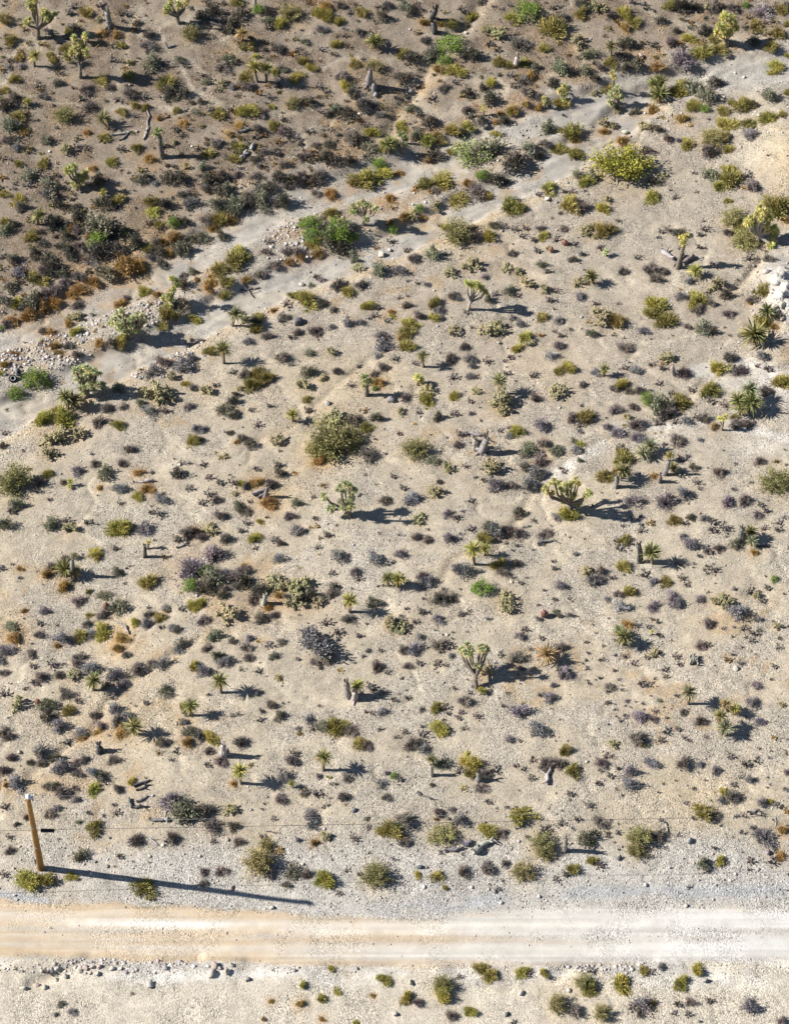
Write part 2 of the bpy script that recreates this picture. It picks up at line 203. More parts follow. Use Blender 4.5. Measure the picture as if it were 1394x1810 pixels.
(0,3): "a 40 100 120 n 75 10 70 a 360 95 105 c 500 140 140 n 470 80 60 n 610 90 70 y 830 125 160 n 910 140 90 g 1020 135 120 n 1120 25 75 n 1060 20 50 y 670 310 110 n 810 275 60 n 455 350 105 n 360 410 105 r 330 450 115 r 450 540 115 a 830 440 95 o 1040 510 115 n 1320 160 145 r 1370 150 90 n 1250 210 80 p 1360 400 250 G 1340 530 120 y 1365 675 100 n 5 410 65 n 85 385 30 r 140 415 60 n 550 640 115 a 740 600 95 o 625 580 40 a 820 680 130 n 720 740 115 b 750 690 45 o 630 745 50 n 610 810 95 y 720 860 115 o 570 880 95 g 640 880 85 r 860 900 125 r 830 980 95 y 950 800 60 g 310 710 75 r 170 715 60 n 280 800 60 n 400 815 25 a 80 820 115 r 100 900 125 n 270 880 90 g 440 910 125 r 400 960 60 g 35 990 125 n 220 1010 95 n 230 1100 60 n 375 1090 80 g 20 1070 75 n 30 1150 85 n 420 1160 105 n 290 1170 115 n 550 1040 115 n 540 1085 105 g 640 1120 115 c 530 1170 140 g 810 1150 130 n 890 1020 85 n 980 1110 155 n 1070 1080 90 g 1150 1090 110 g 1165 690 65 n 1040 740 85 g 1035 800 85 o 1130 770 85 g 1210 830 70 d 1250 850 70 n 1280 700 70 d 1270 955 100 g 1260 990 90 n 1130 830 50 y 1360 1105 75 r 1170 720 40",
(1,3): "p 110 310 190 G 50 430 120 a 110 480 180 p 200 450 120 d 60 540 150 n 170 560 90 d 170 600 90 y 20 650 75 d 330 10 80 n 160 40 115 n 345 95 60 y 440 85 50 y 400 195 85 n 300 150 60 c 100 140 140 n 190 200 115 n 30 190 90 n 540 210 70 d 580 240 55 n 640 45 95 n 820 60 50 g 690 145 115 n 910 180 70 n 840 270 50 g 565 350 85 n 400 275 50 n 320 430 115 r 330 400 90 d 330 500 140 n 280 540 90 c 520 500 160 c 620 560 150 d 430 570 130 n 650 610 130 d 770 610 120 n 260 480 130 n 380 640 110 d 450 760 100 n 600 510 110 c 720 560 190 d 950 550 80 n 940 590 105 r 570 600 90 r 500 690 90 n 540 740 90 c 210 720 190 c 680 640 170 c 850 650 120 a 1230 660 95 n 1100 440 95 n 1130 490 60 g 1000 335 115 g 1240 345 105 n 940 445 60 n 960 545 70 G 1380 480 60 c 1340 790 120 c 1370 835 90 n 1060 770 120 n 900 800 80 n 980 860 80 n 760 860 90 g 840 950 220 n 900 1030 150 n 820 1070 95 d 860 1115 40 a 110 890 120 d 250 930 65 n 60 970 95 g 360 910 75 n 590 930 85 n 500 950 75 a 530 1030 75 n 340 970 115 n 360 1040 105 g 190 1065 130 a 130 1030 80 g 40 1140 110 n 40 780 115 n 420 1140 60 g 1190 995 35 n 1280 990 40 g 1160 1035 30 n 1260 1110 105 n 1330 1150 50 n 1130 890 60",
(2,3): "c 165 70 120 n 140 190 95 n 220 210 95 g 380 200 95 p 360 25 85 n 415 50 70 g 30 310 85 a 650 110 85 g 690 150 120 n 780 140 115 n 860 160 130 n 520 140 65 o 610 190 95 d 670 225 70 y 730 390 95 n 750 430 115 n 850 375 85 g 430 420 95 g 480 430 115 G 610 550 160 c 760 620 150 c 800 680 150 n 190 470 95 g 200 510 115 n 310 620 165 d 390 620 95 n 180 720 80 g 290 770 85 n 130 790 60 n 500 730 65 n 450 740 50 c 50 830 160 n 30 780 70 b 1040 740 48 g 1000 770 50 a 1120 720 55 d 1135 745 50 g 1220 745 50 p 870 880 95 n 900 840 60 n 1020 905 50 n 1150 970 105 g 130 980 120 n 50 990 95 n 300 950 135 n 370 970 75 g 170 900 60 n 350 1100 40 n 290 1080 80 n 160 1080 60 g 390 1035 50 n 80 1100 90 c 640 1130 120 n 840 1040 115 p 1180 1150 140 n 1150 1130 70 n 1050 170 120 p 1020 230 80 p 1130 50 95 y 1220 35 115 d 860 30 85 g 1160 530 85 n 1110 415 55 g 1260 315 40 n 1100 365 40 c 1340 430 95 g 1370 500 95 n 870 515 45 n 820 480 40 n 1110 630 45 n 1215 630 35 n 1040 570 35",
(3,3): "o 580 75 90 n 650 95 60 d 700 60 65 g 790 60 65 n 850 80 80 n 940 125 80 n 850 140 80 p 1170 40 85 n 1230 10 60 n 1220 135 55 n 1310 140 65 n 1320 95 60 a 1010 250 95 r 1150 300 80 n 900 270 95 n 820 290 80 p 640 190 65 g 700 240 120 n 350 150 60 o 230 220 95 n 175 220 50 n 300 210 30 n 610 375 60 n 675 385 40 o 225 390 110 n 200 270 80 p 40 500 115 n 60 440 110 n 145 480 50 n 370 460 80 g 440 510 75 o 530 500 85 n 640 480 60 n 670 530 50 o 270 575 90 n 190 595 85 g 120 635 60 w 200 680 140 p 440 680 120 p 580 620 130 g 600 670 95 c 930 640 160 c 860 650 90 g 1020 720 140 p 770 630 95 n 1120 580 75 c 1170 605 75 n 1210 650 60 G 1290 490 60 n 1240 550 60 n 860 420 80 n 830 805 105 n 930 840 40 g 1190 775 50 n 1070 840 60 n 1140 870 70 c 1310 820 75 n 1130 920 60 r 260 810 90 n 320 815 60 n 480 885 50 n 405 830 50 n 470 795 40 c 440 1005 90 h 725 1060 105 n 515 1130 60 n 525 1175 50 n 390 1040 50 n 600 1035 60 n 620 1090 50 n 300 1085 60 n 165 1135 40 n 80 1060 40 n 240 1035 60 n 770 960 90 n 820 950 60 n 1290 1105 50 n 1050 1080 50",
(0,4): "n 240 20 75 d 740 50 85 g 875 30 95 n 30 105 75 c 110 170 140 b 268 165 48 a 330 175 120 d 330 240 150 n 470 100 115 n 545 150 65 o 490 215 85 n 440 80 60 g 410 330 115 n 660 250 95 n 800 130 80 g 810 210 115 n 830 290 135 g 910 270 105 n 720 330 95 r 690 370 95 r 850 380 115 g 565 375 95 r 580 420 80 n 460 445 65 a 1165 85 115 n 1025 165 50 o 1290 195 65 n 1310 235 80 d 30 370 100 n 70 410 95 g 280 500 115 n 80 550 85 d 210 585 60 n 290 590 95 g 430 610 140 n 530 590 90 d 390 560 90 n 580 570 105 n 550 660 105 n 800 560 120 g 660 660 115 a 710 680 110 n 30 640 105 g 120 730 140 r 40 745 60 n 1150 440 115 y 1115 450 50 g 1295 305 65 a 1340 365 110 r 1320 440 110 n 1235 510 60 n 340 755 95 d 400 745 60 n 440 790 135 n 525 765 60 y 660 775 95 n 830 770 95 y 930 715 60 p 1200 860 190 a 1300 920 200 n 345 945 110 g 400 910 65 g 530 850 60 n 620 940 45 a 555 1005 45 o 665 1045 110 n 820 945 60 n 800 885 40 n 25 900 65 d 185 975 50 d 115 1025 45 n 65 1110 50 n 960 1130 130 n 1210 1110 115",
(1,4): "g 400 95 65 n 515 180 85 d 575 260 85 n 430 290 60 n 240 255 40 n 1215 50 80 n 1310 90 60 n 1370 140 55 g 780 280 85 p 700 345 65 n 810 345 65 a 880 330 110 o 970 330 140 n 1080 360 135 o 1130 450 95 n 1190 460 105 g 1290 225 80 n 1225 240 48 n 1180 230 40 n 1390 410 40 n 300 440 115 n 20 400 95 y 100 410 110 n 80 500 105 n 160 575 110 n 60 600 60 r 250 735 65 g 850 680 55 n 750 790 95 n 830 805 80 g 600 680 110 n 660 570 115 n 580 840 115 n 680 520 70 n 1025 825 110 n 935 740 32 n 970 740 32 n 1050 700 85 g 1280 730 85 G 1375 680 55 p 1330 660 45 n 1320 830 85 n 50 920 140 c 230 920 130 n 100 1020 155 d 250 1035 85 g 790 960 110 g 800 1020 85 n 880 905 40 n 530 980 50 a 1185 985 42 n 1100 1120 65 g 700 1130 48 n 1200 1045 40 o 1350 1050 135 C 480 1165 130 n 450 1110 60 n 280 1140 95 n 105 1140 50 c 890 1110 95 r 820 1150 80",
(2,4): "y 610 80 60 n 480 150 125 o 290 195 95 n 340 200 65 n 75 130 55 p 180 210 60 n 455 230 50 n 440 275 42 n 570 260 60 y 300 335 120 n 185 390 75 n 180 335 40 n 475 350 50 n 360 240 40 n 110 460 135 g 190 490 85 n 190 440 60 a 320 590 105 y 520 590 135 o 530 660 85 n 640 660 115 n 440 650 70 n 600 760 125 n 690 640 80 n 60 370 50 n 20 700 55 d 250 745 38 g 865 220 120 g 1000 340 150 n 750 190 40 g 1075 130 95 n 1010 110 50 p 1110 40 65 g 790 420 65 n 870 435 35 n 1060 590 155 n 1150 590 120 o 1240 650 110 o 1190 495 90 n 955 575 48 n 835 610 48 n 890 635 50 n 950 690 60 n 1220 805 55 n 1355 885 60 n 640 860 55 g 390 920 50 g 450 990 100 n 300 940 90 y 870 950 130 n 830 910 40 n 60 980 155 G 20 1030 85 C 320 1080 220 y 650 1060 120 n 740 1080 105 n 60 1150 105 n 1160 1020 60 n 1270 985 60 C 1030 1150 180 a 1340 1120 130 n 1040 1060 80",
(3,4): "n 130 50 85 n 350 30 75 n 410 40 65 a 480 150 45 p 260 155 50 n 650 230 85 n 770 290 115 p 340 260 130 n 440 280 85 n 450 225 50 g 1130 160 100 p 1160 40 85 g 1190 300 95 c 1345 175 55 n 330 405 155 n 525 370 75 n 490 425 60 n 610 350 50 n 650 410 38 n 685 430 38 n 805 410 32 c 160 455 95 n 105 545 55 n 80 590 115 g 420 590 85 g 270 640 95 n 135 680 60 g 260 730 115 n 50 730 55 n 645 590 120 p 765 600 65 p 880 640 95 n 1080 595 75 n 1160 575 65 n 980 540 60 g 1120 705 75 p 1385 655 75 n 995 740 48 n 665 875 44 n 1000 820 135 y 940 800 60 g 915 850 60 g 1200 865 75 y 1250 860 45 n 1310 885 65 o 790 930 120 n 870 960 115 n 1080 960 60 n 60 1000 120 C 340 1100 200 n 470 1100 120 n 50 1095 45 n 120 1105 40 G 0 1150 60 p 1220 1100 190 r 1350 1060 90",
(0,5): "y 190 205 150 o 320 210 110 n 390 230 60 y 500 185 75 o 1000 255 145 n 70 20 85 a 570 40 100 n 30 180 65 n 840 50 60 a 430 1090 65 g 510 1150 60 g 395 1165 40 n 340 865 65 n 110 850 28 n 930 1020 30",
(1,5): "C 420 90 240 a 670 160 120 n 760 180 95 n 500 170 90 y 890 210 130 n 1045 155 50 n 1130 180 45 C 1255 185 225 n 990 310 50 n 160 155 115 n 40 160 90 n 40 235 85 n 620 250 85 y 935 840 50 y 740 955 55 y 975 1000 55 o 870 1055 70 y 1310 920 80 r 720 1090 85 r 515 1075 50 r 1230 1035 50 r 870 1200 60 y 1110 1225 45 r 460 1200 50",
(2,5): "C 890 160 180 n 470 165 110 n 640 130 145 g 765 100 55 o 280 190 95 y 155 190 48 o 345 275 38 n 1190 180 65 o 1250 140 85 C 1040 20 165 y 1380 80 65 n 1120 210 60 o 600 840 100 y 660 890 110 y 890 865 95 n 930 890 50 y 1040 880 60 C 1320 940 150 y 1360 990 100 n 1370 860 60 C 330 960 160 y 330 1020 120 y 70 1055 90 n 150 1080 95 y 520 1145 75 n 390 1170 115 C 1130 1090 170 n 1260 1130 135 n 820 1225 50 n 440 900 45",
(3,5): "C 320 10 165 n 60 110 75 o 10 90 45 a 790 115 105 y 910 90 75 n 940 100 45 r 1330 50 110 n 1270 90 80 n 1120 80 70 y 215 955 145 g 495 830 65 o 380 860 75 n 420 870 60 y 745 840 90 y 630 945 100 g 370 1090 130 r 430 1095 65 n 290 1110 80 C 75 1150 150 n 340 1160 85 n 605 1090 70 n 700 1075 90 n 830 1070 70 g 1110 1100 130 n 1340 1215 95 n 580 1160 50 n 680 1160 60",
}
# Joshua trees: square, foot, trunk width, rosette width, tips, tone, label
JOSHUA = [
((0,0),(265,265),30,46,[(205,10),(250,8),(235,40),(205,135),(185,150),(335,85),(385,95),(345,110),(300,75)],0,"tall forked Joshua tree with thin bare arms in the top left corner"),
((0,0),(565,545),26,50,[(520,260),(600,245),(560,300),(540,335),(590,320),(508,350),(610,350),(570,375)],0,"slim Joshua tree with a round crown and a green yucca at its side"),
((0,0),(1255,160),28,46,[(1180,40),(1200,5),(1250,15),(1290,25),(1315,5),(1170,60)],0,"Joshua tree cut by the photo's top edge beside an olive shrub"),
((0,0),(1140,1105),44,70,[(1110,925)],1,"single thick grey Joshua tree trunk with one small green head"),
((0,1),(565,130),26,52,[(470,0),(492,-18),(525,-28),(550,40),(520,90),(545,105),(602,15),(575,70),(600,45)],0,"leaning lime-headed Joshua tree casting a long shadow across dark shrubs"),
((2,0),(35,1070),22,52,[(35,950),(62,978)],1,"short pole-like Joshua tree beside the upper channel with brown head"),
((2,0),(1175,705),26,46,[(1150,640),(1180,600),(1205,622),(1185,650)],0,"low pale Joshua tree with paddle-like heads above an olive shrub by the wash"),
((2,0),(1045,760),20,42,[(1043,690),(1058,718)],0,"tiny pale Joshua tree among rusty shrubs on the upper wash bank"),
((3,0),(955,320),34,52,[(935,100),(955,112),(905,190),(888,225),(930,215),(960,180),(985,155),(1010,160),(1022,190),(990,208),(970,235),(928,252),(912,175),(1002,132)],2,"dense yellow-headed Joshua tree on the far bank at upper right"),
((3,0),(155,645),18,44,[(152,512),(162,545)],2,"thin yellowish Joshua tree standing just behind the pale one in the wash"),
((3,0),(180,748),24,46,[(140,655),(165,640),(188,612),(206,650),(195,668),(215,682),(135,715)],3,"pale blue-green Joshua tree at the edge of the sandy wash"),
((0,1),(1200,940),24,50,[(1215,765),(1240,778),(1232,822),(1205,852),(1190,885),(1150,902),(1195,962)],0,"lime Joshua tree with stacked heads on the stony island between channels"),
((0,1),(910,1180),40,54,[(800,1050),(830,1010),(860,992),(880,1040),(850,1070),(900,1080),(940,1040),(970,1020),(1002,1030),(980,1072),(930,1102),(870,1112),(830,1092),(960,1112),(1012,1072),(788,1080),(905,1132)],3,"broad low pale-green Joshua tree on the cobble bank beside the lower channel"),
((1,1),(1165,388),26,46,[(1092,252),(1130,240),(1160,222),(1186,238),(1226,262),(1256,268),(1186,342)],3,"two-stemmed Joshua tree right of the brightest green bushes"),
((2,1),(510,985),26,44,[(497,790),(528,797),(555,800),(577,800),(602,822),(626,852)],2,"goblet-shaped Joshua tree with bare pale limbs alone on open ground"),
((3,1),(1175,505),40,54,[(1110,370),(1132,340),(1150,372),(1190,262),(1220,290),(1210,332),(1252,302),(1172,312),(1262,342),(1290,402),(1302,432),(1282,502),(1270,532),(1240,402),(1140,395),(1096,360)],2,"large many-headed Joshua tree with white lower limb at the right edge"),
((0,2),(610,405),36,52,[(530,210),(542,252),(570,200),(602,190),(590,240),(622,222),(660,215),(682,236),(640,262),(600,282),(570,292),(642,312),(682,322),(722,312),(602,332),(570,346),(662,352),(590,382)],3,"bushy blue-green Joshua tree standing in the lower sand channel"),
((1,2),(1067,1250),32,54,[(888,1098),(1010,1140),(1030,1010),(1062,1030),(1096,1062),(1086,1112),(1060,1142),(1082,1172),(1000,1032),(1042,1182),(920,1190)],3,"wide-armed Joshua tree with pale heads near the middle of the field"),
((2,2),(1235,1215),32,44,[(1050,1040),(1066,1062),(1110,990),(1146,1010),(1156,1046),(1200,1020),(1232,1010),(1266,985),(1282,1012),(1202,1062),(1166,1112),(1292,1150),(1342,1092),(1252,1092),(1220,1120),(1040,1062),(1362,1080)],0,"sprawling Joshua tree with bright yellow-lime heads and spiky long shadow"),
((2,3),(565,1258),30,50,[(448,992),(480,1004),(500,955),(532,1012),(590,970),(612,988),(642,992),(572,1100),(520,975)],3,"tall pale-headed Joshua tree with dark trunk in the lower half of the field"),
((3,2),(925,638),16,40,[(905,556),(946,540),(935,562)],2,"knee-high forked young Joshua tree by a rusty shrub near the pale wash patch"),
((1,2),(1185,392),30,56,[(1172,262),(1205,295)],1,"stubby Joshua tree with twin trunks above the field's biggest creosote bush"),
((3,1),(610,690),34,58,[(672,470),(650,520)],2,"leaning Joshua tree stump with green top beside fallen whitish trunks"),
((2,2),(150,318),18,60,[(148,265),(170,282)],2,"small lime Joshua sprout above a spreading cholla"),
((0,2),(495,1030),16,46,[(495,1000)],2,"little yellow Joshua sprout beside a brown shrub on bare ground"),
((0,3),(1040,280),18,40,[(1045,232)],2,"little yellow-topped Joshua sprout above a dark split stump"),
((2,0),(615,812),12,34,[(613,768),(617,745)],2,"slender yellow Joshua sprout standing alone on the far slope"),
((3,3),(428,885),10,30,[(430,863)],2,"tiny yellow sprout in open gravel below the whitest shrub"),
((3,1),(105,605),14,44,[(105,572)],3,"little green sprout on bare ground above the right-hand creosote bushes"),
]
# yuccas: square, foot, crown centre, crown width, tone (0 green, 1 dry, 2 dull, 3 yellow, 4 blue-green)
YUCCA = [
((0,0),(240,465),(240,388),90,3),((0,0),(480,440),(478,395),95,0),((0,0),(195,735),(195,710),65,3),((0,0),(740,880),(725,832),120,2),
((1,0),(310,285),(305,232),95,1),((1,0),(1240,330),(1240,285),130,0),((1,0),(415,572),(395,468),110,3),((1,0),(482,575),(480,478),115,0),((1,0),(1345,1075),(1340,1015),110,0),
((3,0),(140,395),(145,322),95,2),((3,0),(462,655),(450,590),115,0),((3,0),(500,640),(490,578),110,0),((3,0),(480,720),(480,660),150,0),
((0,1),(255,382),(275,318),110,0),((0,1),(722,188),(725,158),65,3),
((1,1),(240,1098),(260,1012),125,2),((3,1),(15,800),(0,745),110,0),((3,1),(735,745),(738,712),110,3),((3,1),(1240,1030),(1240,990),120,2),((3,1),(1150,1210),(1150,1155),210,0),
((0,2),(478,485),(458,398),120,0),((0,2),(515,475),(515,425),140,2),((1,2),(180,168),(180,68),125,0),((1,2),(668,575),(665,528),95,3),((2,2),(190,192),(190,118),90,2),((2,2),(722,378),(725,290),120,2),
((3,2),(85,255),(96,205),85,0),((3,2),(1130,430),(1120,350),140,4),((3,2),(1040,490),(1035,428),140,0),((3,2),(1135,505),(1135,440),160,0),((3,2),(1055,530),(1052,482),110,0),
((3,2),(425,790),(420,748),115,4),((3,2),(375,830),(372,795),120,4),((3,2),(552,852),(555,818),70,3),((3,2),(585,930),(582,898),85,0),((3,2),(205,985),(225,925),140,2),
((0,3),(455,470),(455,425),150,0),((0,3),(535,475),(530,440),100,2),((0,3),(512,345),(522,328),60,2),((1,3),(1065,725),(1066,640),120,3),((1,3),(1335,540),(1338,488),110,0),
((2,3),(548,388),(538,282),130,3),((2,3),(615,320),(620,275),100,3),((2,3),(15,545),(18,485),110,3),((2,3),(1060,1060),(1060,1018),160,1),
((3,3),(1115,205),(1125,158),110,0),((3,3),(1130,255),(1132,220),90,4),((3,3),(432,385),(425,305),140,0),((3,3),(205,890),(200,852),100,4),((3,3),(225,955),(232,900),140,0),
((0,4),(655,80),(655,12),130,0),((0,4),(955,392),(942,335),140,0),((0,4),(1338,258),(1346,188),115,0),
((1,4),(160,98),(152,12),130,0),((1,4),(1112,112),(1120,42),105,3),((1,4),(300,735),(295,648),125,3),((1,4),(880,645),(885,550),125,0),((1,4),(665,765),(660,738),60,0),
((2,4),(250,605),(248,568),80,2),((2,4),(618,105),(612,90),50,0),((3,4),(682,178),(690,90),125,4),((3,4),(958,225),(950,178),100,1),((3,4),(1008,250),(1012,212),85,3),((3,4),(905,335),(910,258),105,0),((3,4),(940,395),(945,350),125,4),
]
# standing stumps: square, foot, top, width, tone (0 grey, 1 dark, 2 whitish)
STUMPS = [
((0,0),(765,188),(755,75),48,0),((1,0),(402,45),(400,-10),26,0),((1,0),(1228,270),(1222,225),34,2),((1,0),(1200,605),(1206,495),48,0),((1,0),(1238,642),(1242,585),36,0),
((2,0),(265,225),(262,150),44,1),((2,0),(250,140),(280,60),50,1),((2,0),(845,455),(852,395),40,2),((2,0),(35,1005),(40,940),20,2),((3,2),(585,250),(575,185),30,2),
((3,2),(520,955),(552,850),34,0),((3,2),(485,1002),(488,958),34,0),((3,2),(175,1040),(182,965),36,0),((0,3),(510,472),(510,352),34,0),((0,3),(1020,338),(1018,262),30,1),
((3,3),(1055,218),(1068,130),46,0),((3,3),(345,372),(340,245),42,1),((1,4),(1062,132),(1045,22),42,0),((1,4),(1100,150),(1105,92),46,2),((1,4),(180,542),(176,462),46,2),
((2,4),(250,680),(246,615),32,2),((2,4),(578,715),(584,662),40,0),((2,4),(1188,1215),(1195,1120),34,0),((1,2),(470,1115),(485,1040),34,0),((2,2),(600,795),(640,690),56,0),((2,2),(560,760),(555,700),44,2),
((1,3),(470,670),(472,600),40,2),((0,4),(700,515),(695,460),44,1),
]
# fallen wood: square, end, other end, width, tone
LOGS = [
((0,0),(1175,335),(1240,318),18,2),((0,0),(790,960),(930,925),18,2),((0,0),(840,990),(905,940),16,0),((0,0),(1005,985),(1040,890),18,2),((0,0),(1040,890),(1052,760),14,0),
((1,0),(20,90),(180,170),26,0),((1,0),(280,930),(375,912),24,2),((1,0),(295,1130),(345,1065),40,2),((1,0),(60,150),(230,200),24,1),
((3,1),(495,572),(575,640),46,2),((3,1),(650,670),(725,612),44,0),((3,1),(600,690),(650,600),40,1),
((1,1),(300,850),(440,830),14,1),((1,1),(320,800),(400,900),14,1),
((0,2),(935,998),(1020,1008),16,2),((0,2),(1010,1005),(1085,1000),30,2),((1,2),(380,1095),(480,1060),30,2),((1,2),(420,1120),(490,1085),24,0),
((2,2),(490,660),(610,680),30,2),((2,2),(520,745),(640,700),36,0),((2,2),(550,785),(630,775),34,2),
((3,2),(200,985),(275,1000),28,2),((0,3),(1240,275),(1330,240),22,2),((0,3),(800,790),(880,830),14,2),((0,3),(880,820),(900,885),22,2),
((2,3),(990,250),(1110,215),24,0),((3,3),(1140,262),(1260,262),20,1),
((0,4),(940,760),(1060,715),24,1),((0,4),(960,790),(1060,745),20,1),((0,4),(905,845),(925,915),30,0),((0,4),(960,870),(1045,830),22,0),((0,4),(930,910),(1045,900),24,1),
((0,4),(1050,995),(1170,1005),34,0),((0,4),(1170,1010),(1180,985),40,2),((0,4),(1180,985),(1394,985),14,2),((0,4),(1030,1115),(1120,1175),14,2),((0,4),(1160,985),(1190,850),10,2),
((1,4),(480,1080),(570,1088),10,1),((2,4),(160,815),(280,858),14,0),((2,4),(150,800),(180,830),22,1),((2,4),(1050,745),(1085,620),36,2),
((2,4),(560,1190),(690,1130),46,2),((2,4),(470,1170),(540,1150),46,0),((3,4),(520,1010),(540,1085),16,2),((3,4),(1100,935),(1220,970),14,1),((3,4),(1120,960),(1180,920),14,1),((3,4),(1295,975),(1305,1040),10,2),
((2,5),(340,20),(480,5),34,0),((2,5),(540,40),(600,0),60,2),((1,0),(370,1060),(400,1010),30,2),
]
# single stones that show: square, centre, width, tone (0 grey, 1 pale, 2 dark, 3 pinkish)
ROCKS = [
((1,1),(710,1082),70,2),((1,1),(1290,600),60,1),((2,1),(1060,210),48,1),((2,1),(1110,160),40,3),((1,1),(730,810),46,1),((1,2),(1365,430),62,0),((2,2),(38,430),34,3),((1,2),(905,455),44,1),
((1,0),(1245,672),46,0),((0,4),(135,522),40,1),((3,4),(690,1140),52,0),((2,4),(495,1165),64,2),((2,5),(780,1172),48,2),((1,4),(1100,932),46,2),((3,3),(1015,1125),44,1),
((3,1),(1235,725),60,1),((3,1),(1300,800),56,1),((3,1),(1350,960),66,1),((3,1),(1320,1005),46,1),((3,1),(1345,1050),44,1),((3,1),(1300,965),40,1),
((0,5),(465,905),46,1),((0,5),(560,865),40,1),((0,5),(600,850),48,3),((0,5),(642,838),42,1),((0,5),(700,838),42,3),((0,5),(790,845),44,1),((0,5),(852,848),40,1),((0,5),(690,885),40,1),((0,5),(400,925),40,1),((0,5),(262,968),40,3),((0,5),(160,985),42,1),((0,5),(1160,845),50,0),((0,5),(1065,960),60,1),((0,5),(320,985),40,1),((0,5),(250,90),34,2),
((1,5),(110,830),56,3),((1,5),(150,850),36,0),((1,5),(240,820),40,0),((1,5),(90,880),70,1),((1,5),(200,875),60,1),((1,5),(345,925),50,1),((1,5),(1385,1170),46,1),((1,5),(520,420),40,1),((1,5),(240,285),40,3),
((2,5),(165,130),38,2),((2,5),(100,950),50,1),((2,5),(880,1025),46,1),((2,5),(690,305),40,0),((2,5),(1215,1005),44,1),((3,5),(205,75),44,2),((3,5),(1240,30),44,0),((3,5),(805,935),46,0),((3,5),(765,1220),28,2),((3,5),(665,405),30,1),
((2,0),(490,235),36,1),((2,0),(100,645),34,1),((2,0),(125,570),30,1),((2,0),(620,895),56,0),((3,0),(240,935),50,1),((3,0),(350,400),50,3),((2,1),(680,880),30,0),((1,1),(1350,565),34,1),
]
# ------------------------------------------------------------------ mesh helpers
def nrm(a):
    return a / np.maximum(np.linalg.norm(a, axis=-1, keepdims=True), 1e-9)

class MB:
    """collects vertices, faces (of any one size per call) and a tint per vertex"""
    def __init__(s):
        s.v = []; s.t = []; s.loops = []; s.sizes = []; s.n = 0
    def add(s, v, f, tint):
        v = np.asarray(v, float).reshape(-1, 3); f = np.asarray(f, int)
        t = np.broadcast_to(np.asarray(tint, float), (len(v), 3))
        s.v.append(v); s.t.append(t)
        s.loops.append((f + s.n).ravel()); s.sizes.append(np.full(len(f), f.shape[1]))
        s.n += len(v)
    def mesh(s, name, mat, smooth=False):
        v = np.concatenate(s.v); t = np.concatenate(s.t)
        lo = np.concatenate(s.loops); sz = np.concatenate(s.sizes)
        return raw_mesh(name, v, lo, sz, t, mat, smooth)

def raw_mesh(name, v, lo, sz, tint, mat, smooth=False, alpha=None):
    me = bpy.data.meshes.new(name)
    me.vertices.add(len(v)); me.vertices.foreach_set('co', np.ascontiguousarray(v, np.float32).ravel())
    me.loops.add(len(lo)); me.loops.foreach_set('vertex_index', np.ascontiguousarray(lo, np.int32))
    me.polygons.add(len(sz))
    me.polygons.foreach_set('loop_start', np.concatenate([[0], np.cumsum(sz)[:-1]]).astype(np.int32))
    if smooth:
        me.polygons.foreach_set('use_smooth', np.ones(len(sz), bool))
    if tint is not None:
        a = me.color_attributes.new('tint', 'FLOAT_COLOR', 'POINT')
        c = np.ones((len(v), 4), np.float32); c[:, :3] = tint
        if alpha is not None: c[:, 3] = alpha
        a.data.foreach_set('color', c.ravel())
    me.materials.append(mat)
    me.update(calc_edges=True)
    return me

def blades(mb, P, D, L, Wd, droop, tint):
    n = len(P)
    S = nrm(np.cross(D, nrm(rng.normal(size=(n, 3)) + np.array([0, 0, 0.6]))))
    L = np.broadcast_to(L, (n,))[:, None]; Wd = np.broadcast_to(Wd, (n,))[:, None]; dr = np.broadcast_to(droop, (n,))[:, None]
    dn = np.array([0, 0, -1.0])
    m = P + D * L * 0.55 + dn * dr * L * 0.25
    t = P + D * L + dn * dr * L
    v = np.stack([P - S * Wd * 0.35, P + S * Wd * 0.35, m + S * Wd * 0.5, m - S * Wd * 0.5, t], 1).reshape(-1, 3)
    b = (np.arange(n) * 5)[:, None]
    ti = np.repeat(np.broadcast_to(tint, (n, 3)), 5, 0)
    k = len(mb.v)
    mb.add(v, b + np.array([[0, 1, 2, 3]]), ti)
    # tips share the vertices just added
    mb.loops.append((b + np.array([[3, 2, 4]]) + mb.n - len(v)).ravel()); mb.sizes.append(np.full(n, 3))

def leaves(mb, P, D, L, Wd, tint):
    n = len(P)
    S = nrm(np.cross(D, rng.normal(size=(n, 3))))
    L = np.broadcast_to(L, (n,))[:, None]; Wd = np.broadcast_to(Wd, (n,))[:, None]
    v = np.stack([P, P + D * L * 0.5 + S * Wd * 0.5, P + D * L, P + D * L * 0.5 - S * Wd * 0.5], 1).reshape(-1, 3)
    b = (np.arange(n) * 4)[:, None]
    mb.add(v, b + np.array([[0, 1, 2, 3]]), np.repeat(np.broadcast_to(tint, (n, 3)), 4, 0))

